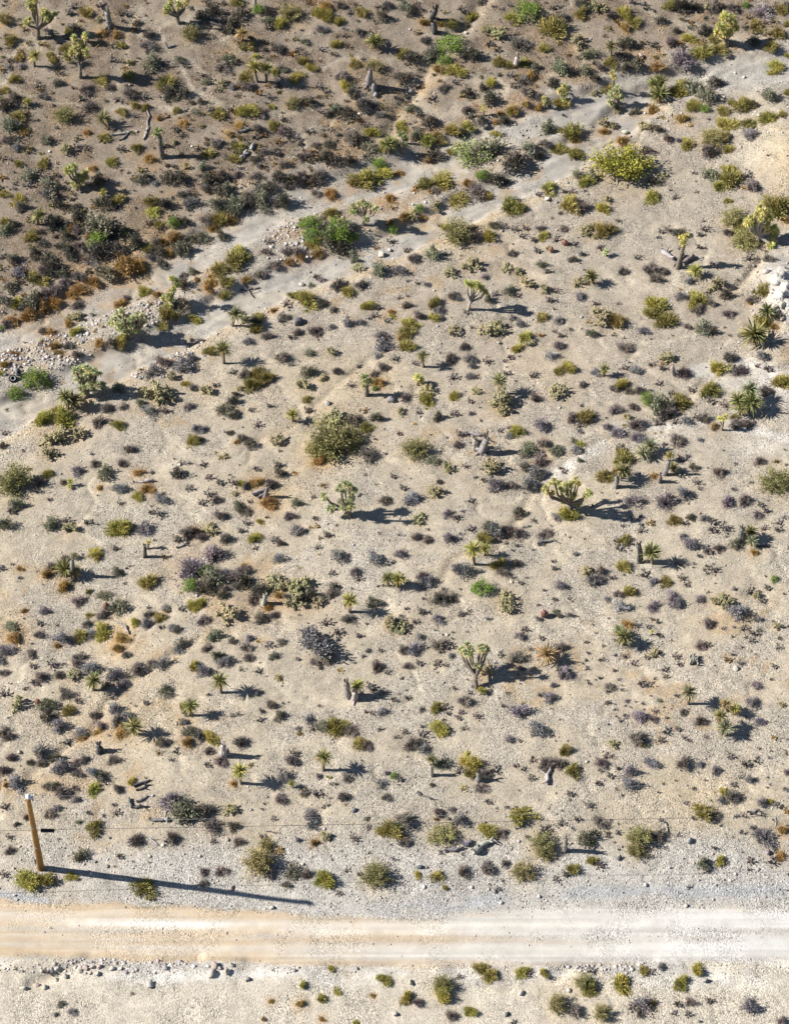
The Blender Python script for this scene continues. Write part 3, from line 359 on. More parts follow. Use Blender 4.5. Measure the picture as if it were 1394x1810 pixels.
def tube(mb, pts, rad, k=5, tint=(1, 1, 1), cap=True, rough=0.0):
    pts = np.asarray(pts, float); n = len(pts)
    rad = np.broadcast_to(rad, (n,))
    d = nrm(np.gradient(pts, axis=0))
    ref = np.array([0.31, 0.17, 0.93]) if abs(d[0, 2]) < 0.9 else np.array([0.9, 0.3, 0.1])
    a = nrm(np.cross(d, ref)); b = np.cross(d, a)
    th = np.arange(k) * 2 * math.pi / k
    rr = rad[:, None] * (1 + rough * (rng.random((n, k)) - 0.5))
    v = pts[:, None] + rr[..., None] * (np.cos(th)[None, :, None] * a[:, None] + np.sin(th)[None, :, None] * b[:, None])
    i = np.arange(n - 1)[:, None] * k; j = np.arange(k)[None]
    f = np.stack([i + j, i + (j + 1) % k, i + k + (j + 1) % k, i + k + j], -1).reshape(-1, 4)
    tt = np.asarray(tint, float)
    if tt.ndim == 2: tt = np.repeat(tt, k, 0)
    mb.add(v.reshape(-1, 3), f, tt)
    if cap:
        base = mb.n - n * k
        for off in (0, (n - 1) * k):
            mb.loops.append(base + off + np.arange(k)); mb.sizes.append(np.array([k]))

def hemi(n, lo=-0.2, hi=1.0):
    z = rng.uniform(lo, hi, n); a = rng.uniform(0, 2 * math.pi, n); r = np.sqrt(np.maximum(0, 1 - z * z))
    return np.stack([r * np.cos(a), r * np.sin(a), z], 1)

def vary(n, c, amt=0.3):
    return np.asarray(c, float) * (1 + amt * (rng.random((n, 1)) * 2 - 1)) * (1 + 0.08 * (rng.random((n, 3)) * 2 - 1))

# ------------------------------------------------------------------ materials
def mat_plant(name, rough=0.75, trans=0.18, noise=8.0):
    m = bpy.data.materials.new(name); m.use_nodes = True
    t = m.node_tree; N = t.nodes; Lk = t.links.new
    for x in list(N): N.remove(x)
    out = N.new('ShaderNodeOutputMaterial')
    oi = N.new('ShaderNodeObjectInfo'); at = N.new('ShaderNodeAttribute'); at.attribute_name = 'tint'
    mu = N.new('ShaderNodeMix'); mu.data_type = 'RGBA'; mu.blend_type = 'MULTIPLY'; mu.inputs[0].default_value = 1
    Lk(oi.outputs['Color'], mu.inputs[6]); Lk(at.outputs['Color'], mu.inputs[7])
    tc = N.new('ShaderNodeTexCoord'); no = N.new('ShaderNodeTexNoise'); no.inputs['Scale'].default_value = noise; no.inputs['Detail'].default_value = 3
    Lk(tc.outputs['Object'], no.inputs['Vector'])
    mr = N.new('ShaderNodeMapRange'); mr.inputs[1].default_value = 0.3; mr.inputs[2].default_value = 0.7; mr.inputs[3].default_value = 0.8; mr.inputs[4].default_value = 1.2
    Lk(no.outputs['Fac'], mr.inputs[0])
    m2 = N.new('ShaderNodeMix'); m2.data_type = 'RGBA'; m2.blend_type = 'MULTIPLY'; m2.inputs[0].default_value = 1
    Lk(mu.outputs[2], m2.inputs[6]); Lk(mr.outputs[0], m2.inputs[7])
    pb = N.new('ShaderNodeBsdfPrincipled'); pb.inputs['Roughness'].default_value = rough
    pb.inputs['Specular IOR Level'].default_value = 0.25
    Lk(m2.outputs[2], pb.inputs['Base Color'])
    if trans > 0:
        tr = N.new('ShaderNodeBsdfTranslucent'); Lk(m2.outputs[2], tr.inputs['Color'])
        mx = N.new('ShaderNodeMixShader'); mx.inputs[0].default_value = trans
        Lk(pb.outputs[0], mx.inputs[1]); Lk(tr.outputs[0], mx.inputs[2]); Lk(mx.outputs[0], out.inputs[0])
    else:
        bp = N.new('ShaderNodeBump'); bp.inputs['Strength'].default_value = 0.5; bp.inputs['Distance'].default_value = 0.03
        Lk(no.outputs['Fac'], bp.inputs['Height']); Lk(bp.outputs[0], pb.inputs['Normal'])
        Lk(pb.outputs[0], out.inputs[0])
    return m

M_FOL = mat_plant('foliage')
M_BLADE = mat_plant('stiff_leaf', rough=0.5, trans=0.12)
M_WOOD = mat_plant('weathered_wood', rough=0.9, trans=0, noise=14)
M_STONE = mat_plant('stone', rough=0.9, trans=0, noise=9)
M_POLE = mat_plant('pole_wood', rough=0.8, trans=0, noise=6)
M_RUBBER = mat_plant('rubber', rough=0.7, trans=0, noise=20)

def mat_ground():
    m = bpy.data.materials.new('desert_soil'); m.use_nodes = True
    t = m.node_tree; N = t.nodes; Lk = t.links.new
    pb = N['Principled BSDF']; pb.inputs['Roughness'].default_value = 0.95; pb.inputs['Specular IOR Level'].default_value = 0.1
    at = N.new('ShaderNodeAttribute'); at.attribute_name = 'tint'
    tc = N.new('ShaderNodeTexCoord')
    def vor(sc, rnd=1.0):
        v = N.new('ShaderNodeTexVoronoi'); v.inputs['Scale'].default_value = sc; v.inputs['Randomness'].default_value = rnd
        Lk(tc.outputs['Object'], v.inputs['Vector']); return v
    def noi(sc, d=4):
        v = N.new('ShaderNodeTexNoise'); v.inputs['Scale'].default_value = sc; v.inputs['Detail'].default_value = d; v.inputs['Roughness'].default_value = 0.65
        Lk(tc.outputs['Object'], v.inputs['Vector']); return v
    def rng_(sock, a, b, c, d):
        r = N.new('ShaderNodeMapRange'); r.inputs[1].default_value = a; r.inputs[2].default_value = b
        for i, x in ((3, c), (4, d)):
            if isinstance(x, float): r.inputs[i].default_value = x
            else: Lk(x, r.inputs[i])
        Lk(sock, r.inputs[0]); return r.outputs[0]
    def math_(op, a, b):
        r = N.new('ShaderNodeMath'); r.operation = op
        for i, x in enumerate((a, b)):
            if isinstance(x, float): r.inputs[i].default_value = x
            else: Lk(x, r.inputs[i])
        return r.outputs[0]
    def sep(c):
        r = N.new('ShaderNodeSeparateColor'); Lk(c, r.inputs[0]); return r.outputs
    grit = at.outputs['Alpha']
    v1, v2, n1, n2 = vor(15.0), vor(33.0), noi(0.9, 6), noi(16.0, 3)
    s1, s2 = sep(v1.outputs['Color']), sep(v2.outputs['Color'])
    b1 = rng_(s1[0], 0.0, 1.0, -0.20, 0.20)
    b2 = rng_(s2[0], 0.0, 1.0, -0.26, 0.26)
    b3 = rng_(n2.outputs['Fac'], 0.3, 0.7, -0.22, 0.22)
    pale = rng_(s2[1], 0.92, 0.95, 0.0, 0.55)       # single pale chips
    dark = rng_(s1[1], 0.88, 0.92, 0.0, -0.36)      # single dark stones
    su = math_('ADD', math_('ADD', b1, b2), math_('ADD', b3, math_('ADD', pale, dark)))
    su = math_('MULTIPLY', su, grit)
    big = rng_(n1.outputs['Fac'], 0.3, 0.7, -0.10, 0.10)
    fac = math_('ADD', math_('ADD', su, big), 1.0)
    mu = N.new('ShaderNodeMix'); mu.data_type = 'RGBA'; mu.blend_type = 'MULTIPLY'; mu.inputs[0].default_value = 1
    Lk(at.outputs['Color'], mu.inputs[6]); Lk(fac, mu.inputs[7])
    # a little hue drift between stones
    hs = N.new('ShaderNodeHueSaturation'); Lk(mu.outputs[2], hs.inputs['Color'])
    Lk(rng_(s2[2], 0.0, 1.0, 0.75, 1.25), hs.inputs['Saturation'])
    Lk(rng_(s1[2], 0.0, 1.0, 0.485, 0.515), hs.inputs['Hue'])
    Lk(hs.outputs[0], pb.inputs['Base Color'])
    bh = math_('ADD', math_('MULTIPLY', v1.outputs['Distance'], -0.8), math_('ADD', math_('MULTIPLY', v2.outputs['Distance'], -0.5), n2.outputs['Fac']))
    bp = N.new('ShaderNodeBump'); bp.inputs['Distance'].default_value = 0.03
    Lk(math_('MULTIPLY', grit, 0.8), bp.inputs['Strength']); Lk(bh, bp.inputs['Height']); Lk(bp.outputs[0], pb.inputs['Normal'])
    return m
M_SOIL = mat_ground()

def link(name, me, parent=None, loc=(0, 0, 0), rot=(0, 0, 0), scale=(1, 1, 1), color=None):
    o = bpy.data.objects.new(name, me)
    COL.objects.link(o)
    if parent: o.parent = parent
    o.location = loc; o.rotation_euler = rot; o.scale = scale
    if color is not None: o.color = (*color, 1)
    return o

def tag(o, label, cat, group=None):
    o['label'] = label; o['category'] = cat
    if group: o['group'] = group
    return o

# ------------------------------------------------------------------ read the survey into world positions
KINDS = {  # name, category, words for the label, height/width, colour, litter (r,g,b,strength,size)
 'g': ('grey_shrub', 'shrub', 'blue-grey shrub', 0.62, (.250, .245, .262), None),
 'n': ('twiggy_shrub', 'shrub', 'brown-grey twiggy shrub', 0.56, (.235, .205, .190), None),
 'a': ('sage_bush', 'shrub', 'sage-grey leafy shrub', 0.60, (.235, .238, .170), None),
 'd': ('dark_shrub', 'shrub', 'dark blackish shrub', 0.58, (.145, .135, .108), None),
 'o': ('olive_shrub', 'shrub', 'olive-green shrub', 0.62, (.310, .275, .100), None),
 'y': ('yellow_shrub', 'shrub', 'yellow-green shrub', 0.62, (.385, .355, .110), None),
 'r': ('rusty_shrub', 'shrub', 'rust-orange dry shrub', 0.46, (.360, .245, .100), (.30, .18, .075, .5, .75)),
 'p': ('pale_bush', 'shrub', 'pale lilac-grey bare bush', 0.52, (.335, .298, .312), None),
 'w': ('white_bush', 'shrub', 'whitish silver bush', 0.55, (.52, .52, .53), None),
 'G': ('green_bush', 'bush', 'fresh green bush', 0.66, (.215, .315, .058), None),
 'C': ('creosote_bush', 'bush', 'big airy olive creosote bush', 0.58, (.320, .290, .125), (.36, .26, .13, .35, .6)),
 'c': ('cholla', 'cactus', 'tan branching cholla', 0.55, (.335, .305, .170), (.30, .20, .10, .3, .6)),
 'b': ('barrel_cactus', 'cactus', 'reddish barrel cactus', 1.25, (.21, .115, .09), None),
 'h': ('hedgehog_cactus', 'cactus', 'white-spined clumped hedgehog cactus', 0.45, (.42, .40, .36), None),
}
def S2P(sq, x, y):
    return SX[sq[0]] + x / SU, SY[sq[1]] + y / SU

PLANTS = []
for sq, txt in SURVEY.items():
    tok = txt.split()
    for i in range(0, len(tok), 4):
        k = tok[i]; u, v = S2P(sq, float(tok[i + 1]), float(tok[i + 2])); w = float(tok[i + 3]) / SU
        PLANTS.append((k, u, v, w))
_u = np.array([p[1] for p in PLANTS]); _v = np.array([p[2] for p in PLANTS]); _w = np.array([p[3] for p in PLANTS])
_h = np.array([KINDS[p[0]][3] for p in PLANTS])
_vb = _v + 0.38 * _h * _w * 0.57
PX, PY, PZ = ground(_u, _vb)
PS = _w / px_per_m(PX, PY, PZ)          # width in metres
SFAR = (PX - AX[0, 0]) * (-axd[1]) + (PY - AX[0, 1]) * axd[0]
PS = PS * np.where(SFAR > 1.0, np.array([1.08 if p[0] in 'dang' else .96 for p in PLANTS]), np.array([1.0 if p[0] in 'oyr' else 1.06 for p in PLANTS]))

def at_foot(u, v):
    x, y, z = ground(np.array([u]), np.array([v]))
    return float(x[0]), float(y[0]), float(z[0])

def rel3(foot, uf, vf, u, v, dy=0.0):
    """point standing over a foot: seen at u,v, dy metres behind the foot"""
    a = (u - IMG_W / 2) / FOC; b = (IMG_H / 2 - v) / FOC
    t = (foot[1] + dy) / (FW[1] + b * UP[1])
    return np.array([a * t - foot[0], dy, CAM_H + (FW[2] + b * UP[2]) * t - foot[2]])

# ------------------------------------------------------------------ land: one grid, cut into ground, road and wash
xs = np.concatenate([-np.geomspace(420, 29, 26), np.arange(-28.6, 28.61, 0.11), np.geomspace(29, 420, 26)])
ys = np.concatenate([-np.geomspace(300, 2, 16), np.linspace(0, 46, 24), np.arange(46.4, 126.4, 0.12), np.geomspace(127, 700, 34)])
GX, GY = np.meshgrid(xs, ys)
GZ = land(GX, GY)
GU, GV = to_px(GX, GY, GZ)
def mixc(c, d, m):
    return c * (1 - m[..., None]) + np.asarray(d) * m[..., None]
def blob(u, v, ru, rv):
    return np.exp(-(((GU - u) / ru) ** 2 + ((GV - v) / rv) ** 2))
n_big = fbm(GX / 7, GY / 7, 61, 4); n_mid = fbm(GX / 1.6, GY / 1.6, 62, 4); n_fin = fbm(GX / 0.35, GY / 0.35, 63, 3)
sW = (GX - AX[0, 0]) * (-axd[1]) + (GY - AX[0, 1]) * axd[0]
soil = np.zeros(GX.shape + (3,)) + np.array([.340, .300, .238])
soil = mixc(soil, (.362, .308, .236), sstep(.50, .66, n_big) * .6)
soil = mixc(soil, (.318, .292, .255), sstep(.46, .60, n_mid) * .6)
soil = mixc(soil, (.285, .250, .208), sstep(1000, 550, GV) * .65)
soil = mixc(soil, (.225, .186, .146), sstep(0, 4, sW) * .92)
soil = mixc(soil, (.160, .122, .090), sstep(0, 4, sW) * sstep(.44, .6, n_mid) * .7)
soil = mixc(soil, (.200, .150, .100), sstep(1, 4, sW) * sstep(9, 4, sW) * sstep(900, 500, GU) * .5)
wob = 0.5 * (fbm(GX / 1.1, GY / 1.1, 31, 4) - 0.5)
dA = dist_pl(GX, GY, CH_A) + wob; dB = dist_pl(GX, GY, CH_B) + wob
wash_m = np.maximum(1 - sstep(1.30, 1.50, dA), 1 - sstep(1.12, 1.32, dB))
stony = np.maximum((1 - sstep(1.5, 2.9, np.minimum(dA, dB))), 0) * (1 - wash_m)
island = sstep(0.2, -0.2, np.maximum(np.abs(sW + 0.6) - 2.6, -1)) * (1 - wash_m)
soil = mixc(soil, (.355, .335, .300), stony * .7)
soil = mixc(soil, (.318, .298, .268), wash_m * .85)
tW = (GX - AX[0, 0]) * axd[0] + (GY - AX[0, 1]) * axd[1]
braid = fbm(tW / 5, sW / .30 + 1.5 * n_mid, 69, 4)
soil = mixc(soil, (.250, .240, .228), wash_m * sstep(.50, .60, braid) * .6)
soil = mixc(soil, (.370, .350, .318), wash_m * sstep(.46, .36, braid) * .6)
cutb = np.exp(-((np.minimum(dA, dB) - 1.65) / .4) ** 2) * sstep(-.5, -2.5, sW)
soil = mixc(soil, (.44, .35, .235), cutb * .7)
rustb = np.exp(-((dA - 2.2) / .8) ** 2) * sstep(0, 1.5, sW) * sstep(.42, .55, n_mid)
soil = mixc(soil, (.29, .185, .095), rustb * .55)
for (u, v, ru, rv, c, a) in [
    (1390, 280, 50, 70, (.42, .335, .215), .9), (1330, 250, 50, 40, (.40, .36, .29), .6), (1385, 515, 34, 62, (.46, .435, .40), 1.2),
    (1290, 672, 60, 22, (.47, .445, .42), .95), (1370, 690, 40, 30, (.47, .445, .42), .9), (1180, 765, 70, 18, (.46, .43, .39), .7), (1340, 790, 60, 16, (.48, .45, .41), .7),
    (1230, 1410, 120, 45, (.48, .38, .235), .8), (1010, 880, 70, 30, (.44, .36, .25), .6), (960, 640, 90, 40, (.40, .305, .20), .6), (560, 690, 120, 60, (.41, .33, .215), .7),
    (200, 1280, 140, 60, (.42, .325, .20), .7), (480, 870, 70, 40, (.42, .30, .15), .6), (660, 665, 60, 30, (.42, .32, .17), .6), (60, 1385, 120, 20, (.40, .27, .14), .8),
    (330, 1000, 60, 40, (.33, .22, .13), .6), (470, 1070, 110, 40, (.31, .215, .135), .8), (215, 1125, 45, 40, (.44, .29, .12), .8), (20, 1115, 40, 30, (.46, .29, .10), .6),
    (400, 1470, 60, 20, (.35, .27, .19), .5), (380, 705, 120, 60, (.36, .315, .245), .8), (820, 1050, 150, 60, (.36, .305, .235), .6), (640, 1010, 90, 50, (.37, .345, .31), .6),
    (100, 740, 60, 40, (.44, .35, .24), .6), (870, 440, 60, 40, (.44, .35, .25), .6)]:
    soil = mixc(soil, c, np.clip(blob(u, v, ru, rv) * a * (0.72 if u < 1300 else 1) * (0.35 + 0.9 * n_mid), 0, 1))
for pl, w, dep in GUL:
    soil = mixc(soil, (.37, .31, .23), np.exp(-((dist_pl(GX, GY, pl) - .1) / (w * 1.6)) ** 2) * .55)
rillm = 1 - np.abs(2 * fbm(GX / 6.5 + .35 * GY / 6.5, GY / 4.2, 77, 4) - 1)
soil = mixc(soil, (.39, .345, .275), sstep(.90, .98, rillm) * .45)
n_lit = fbm(GX / .8, GY / .8, 64, 4)
soil = mixc(soil, (.30, .21, .115), sstep(.58, .70, n_lit) * sstep(.5, .62, n_big + .12 * (sW > 0)) * .5)
for pts, w_ in (([(1232, 670), (1290, 655), (1340, 660), (1368, 688), (1400, 706)], .55), ([(1090, 775), (1180, 765), (1270, 765), (1300, 775), (1345, 785), (1400, 803)], .40), ([(1365, 470), (1378, 520), (1390, 570)], .6), ([(1290, 735), (1310, 760), (1335, 782)], .3), ([(955, 862), (1010, 835), (1060, 800)], .45)):
    q_ = dist_pl(GX, GY, pline(pts)) + .5 * (n_mid - .5)
    soil = mixc(soil, (.465, .445, .415), (1 - sstep(w_ * .3, w_ * 1.5, q_)) * (.35 + .7 * n_fin))
# road and its gravel shoulders
RT = interp(ROAD_T, GU) + 14 * (n_mid - .5) + 9 * (n_fin - .5) + 12 * (n_big - .5); RB = interp(ROAD_B, GU) + 12 * (n_mid - .5) + 8 * (n_fin - .5)
road_m = sstep(-5, 5, GV - RT) * sstep(5, -5, GV - RB)
should = sstep(1462, 1530, GV + 30 * (n_mid - .5)) * sstep(2, -2, GV - RT) * (0.45 + 0.55 * sstep(0, 300, GU))
soil = mixc(soil, (.375, .360, .335), should * .9)
soil = mixc(soil, (.335, .340, .345), np.clip(np.exp(-((GV - interp([(0, 1585), (400, 1612), (700, 1610), (1000, 1578), (1150, 1578), (1394, 1574)], GU)) / 11) ** 2) * 1.1, 0, 1) * sstep(.35, .5, fbm(GX / 3, GY / 1.2, 66, 2)) * (1 - road_m))
below = sstep(-2, 2, GV - RB)
soil = mixc(soil, (.430, .390, .325), below * .95)
soil = mixc(soil, (.345, .335, .32), below * sstep(.45, .6, fbm(GX / 3, GY / 1.5, 67, 3)) * sstep(60, 0, GV - RB) * .8)
soil = mixc(soil, (.50, .475, .44), below * sstep(.55, .66, fbm(GX / 1.2, GY / .6, 68, 3)) * sstep(50, 8, GV - RB) * .7)
rf = (GV - RT) / np.maximum(RB - RT, 1)
stre = fbm(GX / 9, GY / .22, 71, 3); stre2 = fbm(GX / 4.5, GY / .13, 72, 4); patch = fbm(GX / 4.5, GY / 2.5, 73, 3)
white = np.clip(sstep(480, 820, GU + 260 * (patch - .5) * 2), 0, 1)
rc = mixc(np.zeros(GX.shape + (3,)) + np.array([.435, .345, .240]), (.415, .402, .380), white)
track = np.exp(-((rf - .24) / .13) ** 2) + np.exp(-((rf - .72) / .17) ** 2)
rc = mixc(rc, (.515, .490, .445), np.clip(track * (.5 + .35 * white + .9 * (stre - .5)), 0, 1))
rc = mixc(rc, (.50, .492, .475), np.clip(sstep(900, 1300, GU) * (.30 + .55 * track + 1.2 * (stre - .5)), 0, 1))
rc = mixc(rc, (.36, .335, .30), np.clip(np.exp(-((rf - .48) / .09) ** 2) * 1.1 * sstep(.40, .60, stre2), 0, 1) * .7)
rc = mixc(rc, (.38, .30, .21), np.clip((sstep(.12, .02, rf) + sstep(.90, 1.0, rf)) * sstep(.4, .55, patch), 0, 1) * .6)
rc = mixc(rc, (.62, .60, .56), np.clip(blob(330, 1636, 100, 7) + blob(200, 1632, 90, 6), 0, 1) * .8)
rc = rc * (1 + .45 * (fbm(GX / 16, GY / .10, 74, 3) - .5))[..., None]
rc = mixc(rc, (.40, .31, .21), np.clip(sstep(.58, .68, fbm(GX / 11, GY / .35, 75, 3)) * .55 * sstep(1250, 700, GU), 0, 1))
soil = mixc(soil, (1, 1, 1), road_m * 0) * (1 - road_m[..., None]) + rc * road_m[..., None]
for (u, v, ru, rv, c, a) in [(300, 1728, 90, 10, (.54, .52, .48), 1.0), (430, 1722, 70, 9, (.54, .52, .48), .9), (1250, 1735, 140, 14, (.52, .50, .46), .7), (1010, 1740, 60, 9, (.48, .42, .33), .8), (960, 1752, 120, 8, (.46, .41, .32), .7)]:
    soil = mixc(soil, c, np.clip(blob(u, v, ru, rv) * a * (.3 + 1.3 * n_fin), 0, 1) * below)
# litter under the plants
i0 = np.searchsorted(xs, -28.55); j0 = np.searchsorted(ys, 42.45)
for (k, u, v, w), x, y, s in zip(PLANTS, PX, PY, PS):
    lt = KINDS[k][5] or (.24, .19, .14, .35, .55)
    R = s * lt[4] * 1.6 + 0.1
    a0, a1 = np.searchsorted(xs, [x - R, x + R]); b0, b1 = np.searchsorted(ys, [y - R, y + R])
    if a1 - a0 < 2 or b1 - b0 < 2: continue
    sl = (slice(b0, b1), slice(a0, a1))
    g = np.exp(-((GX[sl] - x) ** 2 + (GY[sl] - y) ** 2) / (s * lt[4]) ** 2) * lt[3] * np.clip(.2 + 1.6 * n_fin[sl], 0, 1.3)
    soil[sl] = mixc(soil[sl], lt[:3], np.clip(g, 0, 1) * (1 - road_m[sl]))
soil = soil * (1 + (0.40 - .28 * road_m[..., None]) * (n_fin[..., None] - .5)) * (0.92 + .16 * stre2[..., None] * road_m[..., None] + .08 * (1 - road_m[..., None]))
ruts = np.exp(-((rf - .48) / .12) ** 2) + sstep(.14, .0, rf) + sstep(.88, 1.0, rf)
grit = 0.60 + .65 * sstep(.40, .62, n_mid) - (0.72 - .45 * np.clip(ruts, 0, 1)) * road_m - 0.40 * wash_m + 0.15 * should + 0.15 * stony
grit = np.clip(grit, .12, 1.15)

ny, nx = GX.shape
idx = np.arange(ny * nx).reshape(ny, nx)
Q = np.stack([idx[:-1, :-1], idx[:-1, 1:], idx[1:, 1:], idx[1:, :-1]], -1).reshape(-1, 4)
def cellm(m): return (m[:-1, :-1] + m[1:, 1:] + m[:-1, 1:] + m[1:, :-1]).ravel() / 4
is_road = cellm(road_m) > .5
is_wash = (cellm(wash_m) > .5) & ~is_road
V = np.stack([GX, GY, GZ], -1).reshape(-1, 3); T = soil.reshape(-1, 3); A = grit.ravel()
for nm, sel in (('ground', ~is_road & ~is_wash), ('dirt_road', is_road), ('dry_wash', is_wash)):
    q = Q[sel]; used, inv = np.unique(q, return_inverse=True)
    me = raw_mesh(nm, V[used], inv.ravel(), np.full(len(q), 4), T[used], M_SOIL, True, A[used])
    o = link(nm, me); o['kind'] = 'structure'
# ------------------------------------------------------------------ labels: every thing told by the nearest landmark
MARKS = []          # (u, v, phrase)
for u, v, ph in [
    (60, 25, 'the forked corner Joshua tree'), (140, 100, 'the slim round-crowned Joshua tree'), (310, 12, 'the top-edge Joshua tree'), (284, 250, 'the single thick Joshua trunk'),
    (138, 312, 'the leaning lime Joshua tree'), (190, 410, 'the big grey-green bush'), (235, 468, 'the largest rusty shrub'), (222, 575, 'the broad pale Joshua tree'),
    (303, 510, 'the stacked-head Joshua tree'), (22, 665, 'the black tyres'), (155, 670, 'the bushy blue-green Joshua tree'), (22, 850, 'the left-edge creosote bush'),
    (255, 852, 'the white log'), (605, 885, 'the wide-armed Joshua tree'), (590, 780, 'the biggest field creosote'), (115, 1005, 'the pillar-stump yucca clump'),
    (222, 1108, 'the white twisted branch'), (370, 1015, 'the pinkish bare bush'), (470, 1060, 'the white hollow stump'), (385, 1200, 'the spiky lower-left yucca'),
    (165, 1205, 'the yellow-green slope yucca'), (295, 1225, 'the round sage dome'), (55, 1440, 'the wooden pole'), (300, 1450, 'the long fallen log'), (392, 1325, 'the white pillar stump'),
    (425, 1368, 'the lone lime yucca'), (572, 1340, 'the lone dark-green yucca'), (625, 1220, 'the twin-stump yucca'), (561, 1140, 'the broad grey shrub'), (617, 1065, 'the yellow-based yucca'),
    (840, 1180, 'the pale-headed Joshua tree'), (838, 975, 'the double yellow yucca'), (1000, 880, 'the sprawling lime Joshua tree'), (850, 780, 'the big dead trunk'), (880, 680, 'the leggy field yucca'),
    (740, 680, 'the small lime sprout'), (833, 520, 'the goblet Joshua tree'), (590, 405, 'the brightest green bushes'), (640, 375, 'the two-stemmed Joshua tree'), (705, 255, 'the pole-like Joshua tree'),
    (850, 275, 'the grey-green wash bush'), (810, 410, 'the wash-edge creosote'), (1100, 290, 'the huge golden creosote'), (995, 170, 'the low pale Joshua tree'), (1087, 175, 'the pale wash Joshua tree'),
    (1280, 45, 'the dense yellow Joshua tree'), (1160, 155, 'the bankside yucca group'), (1338, 395, 'the large right-edge Joshua tree'), (1200, 455, 'the leaning stump'), (1330, 595, 'the huge spiky yucca'),
    (1320, 710, 'the triple yucca'), (1278, 742, 'the knee-high Joshua tree'), (1075, 580, 'the giant cholla'), (1180, 825, 'the two-headed stump yucca'), (1370, 845, 'the dry right-edge creosote'),
    (1320, 940, 'the right-hand stump yucca'), (1135, 980, 'the dark pillar stump'), (1095, 1070, 'the whitest shrub'), (1225, 1165, 'the hedgehog cactus'), (1100, 1122, 'the double olive yucca'),
    (1215, 1225, 'the pale blue-green yucca'), (1280, 1265, 'the four-headed yucca clump'), (970, 1365, 'the white leaning snag'), (765, 1350, 'the small stump yucca'), (850, 1500, 'the pale roadside log'),
    (665, 1545, 'the round roadside olive shrub'), (575, 1552, 'the straw-coloured dome'), (130, 1725, 'the broken roadside bank'), (860, 1718, 'the bright verge shrub'), (1035, 1738, 'the large verge shrub'),
    (1205, 1340, 'the densest lilac shrub'), (1130, 1480, 'the roadside creosote'), (250, 1565, 'the shrub in the pole shadow'), (790, 95, 'the feathery green bush'), (930, 20, 'the top green bush'),
    (655, 140, 'the twin grey posts'), (460, 125, 'the paired yuccas'), (765, 30, 'the dark split stump'), (440, 25, 'the small top stump'), (545, 525, 'the brightest wash-side shrub'), (410, 460, 'the island olive shrubs'),
    (1250, 245, 'the right-bank creosote'), (1200, 100, 'the lilac bare bush'), (520, 12, 'the top-edge creosote'), (460, 290, 'the white branch pile'), (60, 540, 'the rusty left bank'), (1300, 1700, 'the white road end'), (420, 1530, 'the pale gravel creosote')]:
    MARKS.append((u, v, ph))
MK = np.array([(m[0], m[1]) for m in MARKS], float)
ORD = ['nearest', 'second', 'third', 'fourth', 'fifth', 'sixth', 'seventh', 'eighth', 'ninth', 'tenth', 'eleventh', 'twelfth', 'thirteenth', 'fourteenth']
DIRS = ['right of', 'below and right of', 'below', 'below and left of', 'left of', 'above and left of', 'above', 'above and right of']
def label_all(items):
    """items: (u, v, words) -> labels; the mark, the side of it, and the rank by distance where several share both"""
    bins = {}
    for i, (u, v, wd) in enumerate(items):
        d = np.hypot(MK[:, 0] - u, MK[:, 1] - v)
        d = np.where(d < 14, 1e9, d)
        j = int(np.argmin(d))
        a = math.atan2(v - MK[j, 1], u - MK[j, 0])
        s = int(round(a / (math.pi / 4))) % 8
        bins.setdefault((wd, j, s), []).append((d[j], i))
    out = [None] * len(items)
    for (wd, j, s), l in bins.items():
        l.sort()
        for r, (_, i) in enumerate(l):
            pre = '' if len(l) == 1 else ORD[min(r, 13)] + ' '
            out[i] = f'{pre}{wd} {DIRS[s]} {MARKS[j][2]}'
    return out

# ------------------------------------------------------------------ shrub forms (unit width, shared by all copies)
def clumped(n, k, R, h, spread, lo=0.15):
    c = hemi(k, 0.02, 1.0) * rng.uniform(0.45, 0.95, (k, 1)) * np.array([R, R, h])
    P = c[rng.integers(0, k, n)] + rng.normal(size=(n, 3)) * np.array([spread, spread, spread * .8])
    P[:, 2] = np.abs(P[:, 2]) + 0.01
    return P
def twigs(mb, n, R, h, wd, tint, lo=0.1):
    D = hemi(n, lo, 1.0); L = rng.uniform(.55, 1.0, n)
    tip = D * L[:, None] * np.array([R, R, h])
    P = tip * rng.uniform(0, .25, (n, 1)); 
    blades(mb, P, nrm(tip - P), np.linalg.norm(tip - P, axis=1), wd, rng.uniform(-.12, .12, n), vary(n, tint, .3))
def f_leafy(h, n, k, lf, tw, tint_t):
    def go():
        mb = MB()
        twigs(mb, tw, .5, h, .022, tint_t)
        P = clumped(n, k, .44, h * .9, .085)
        leaves(mb, P, nrm(P * np.array([1, 1, 1.3]) + rng.normal(size=(n, 3)) * .3), lf * rng.uniform(.7, 1.4, n), lf * .55, vary(n, (1, 1, 1), .35))
        return mb
    return go
def f_twiggy(h, n, tint=(1, 1, 1)):
    def go():
        mb = MB()
        twigs(mb, n, .5, h, .026, tint)
        P = clumped(n, 16, .42, h * .85, .09)
        leaves(mb, P, nrm(rng.normal(size=(n, 3)) + P * 2), .075, .03, vary(n, tint, .4))
        return mb
    return go
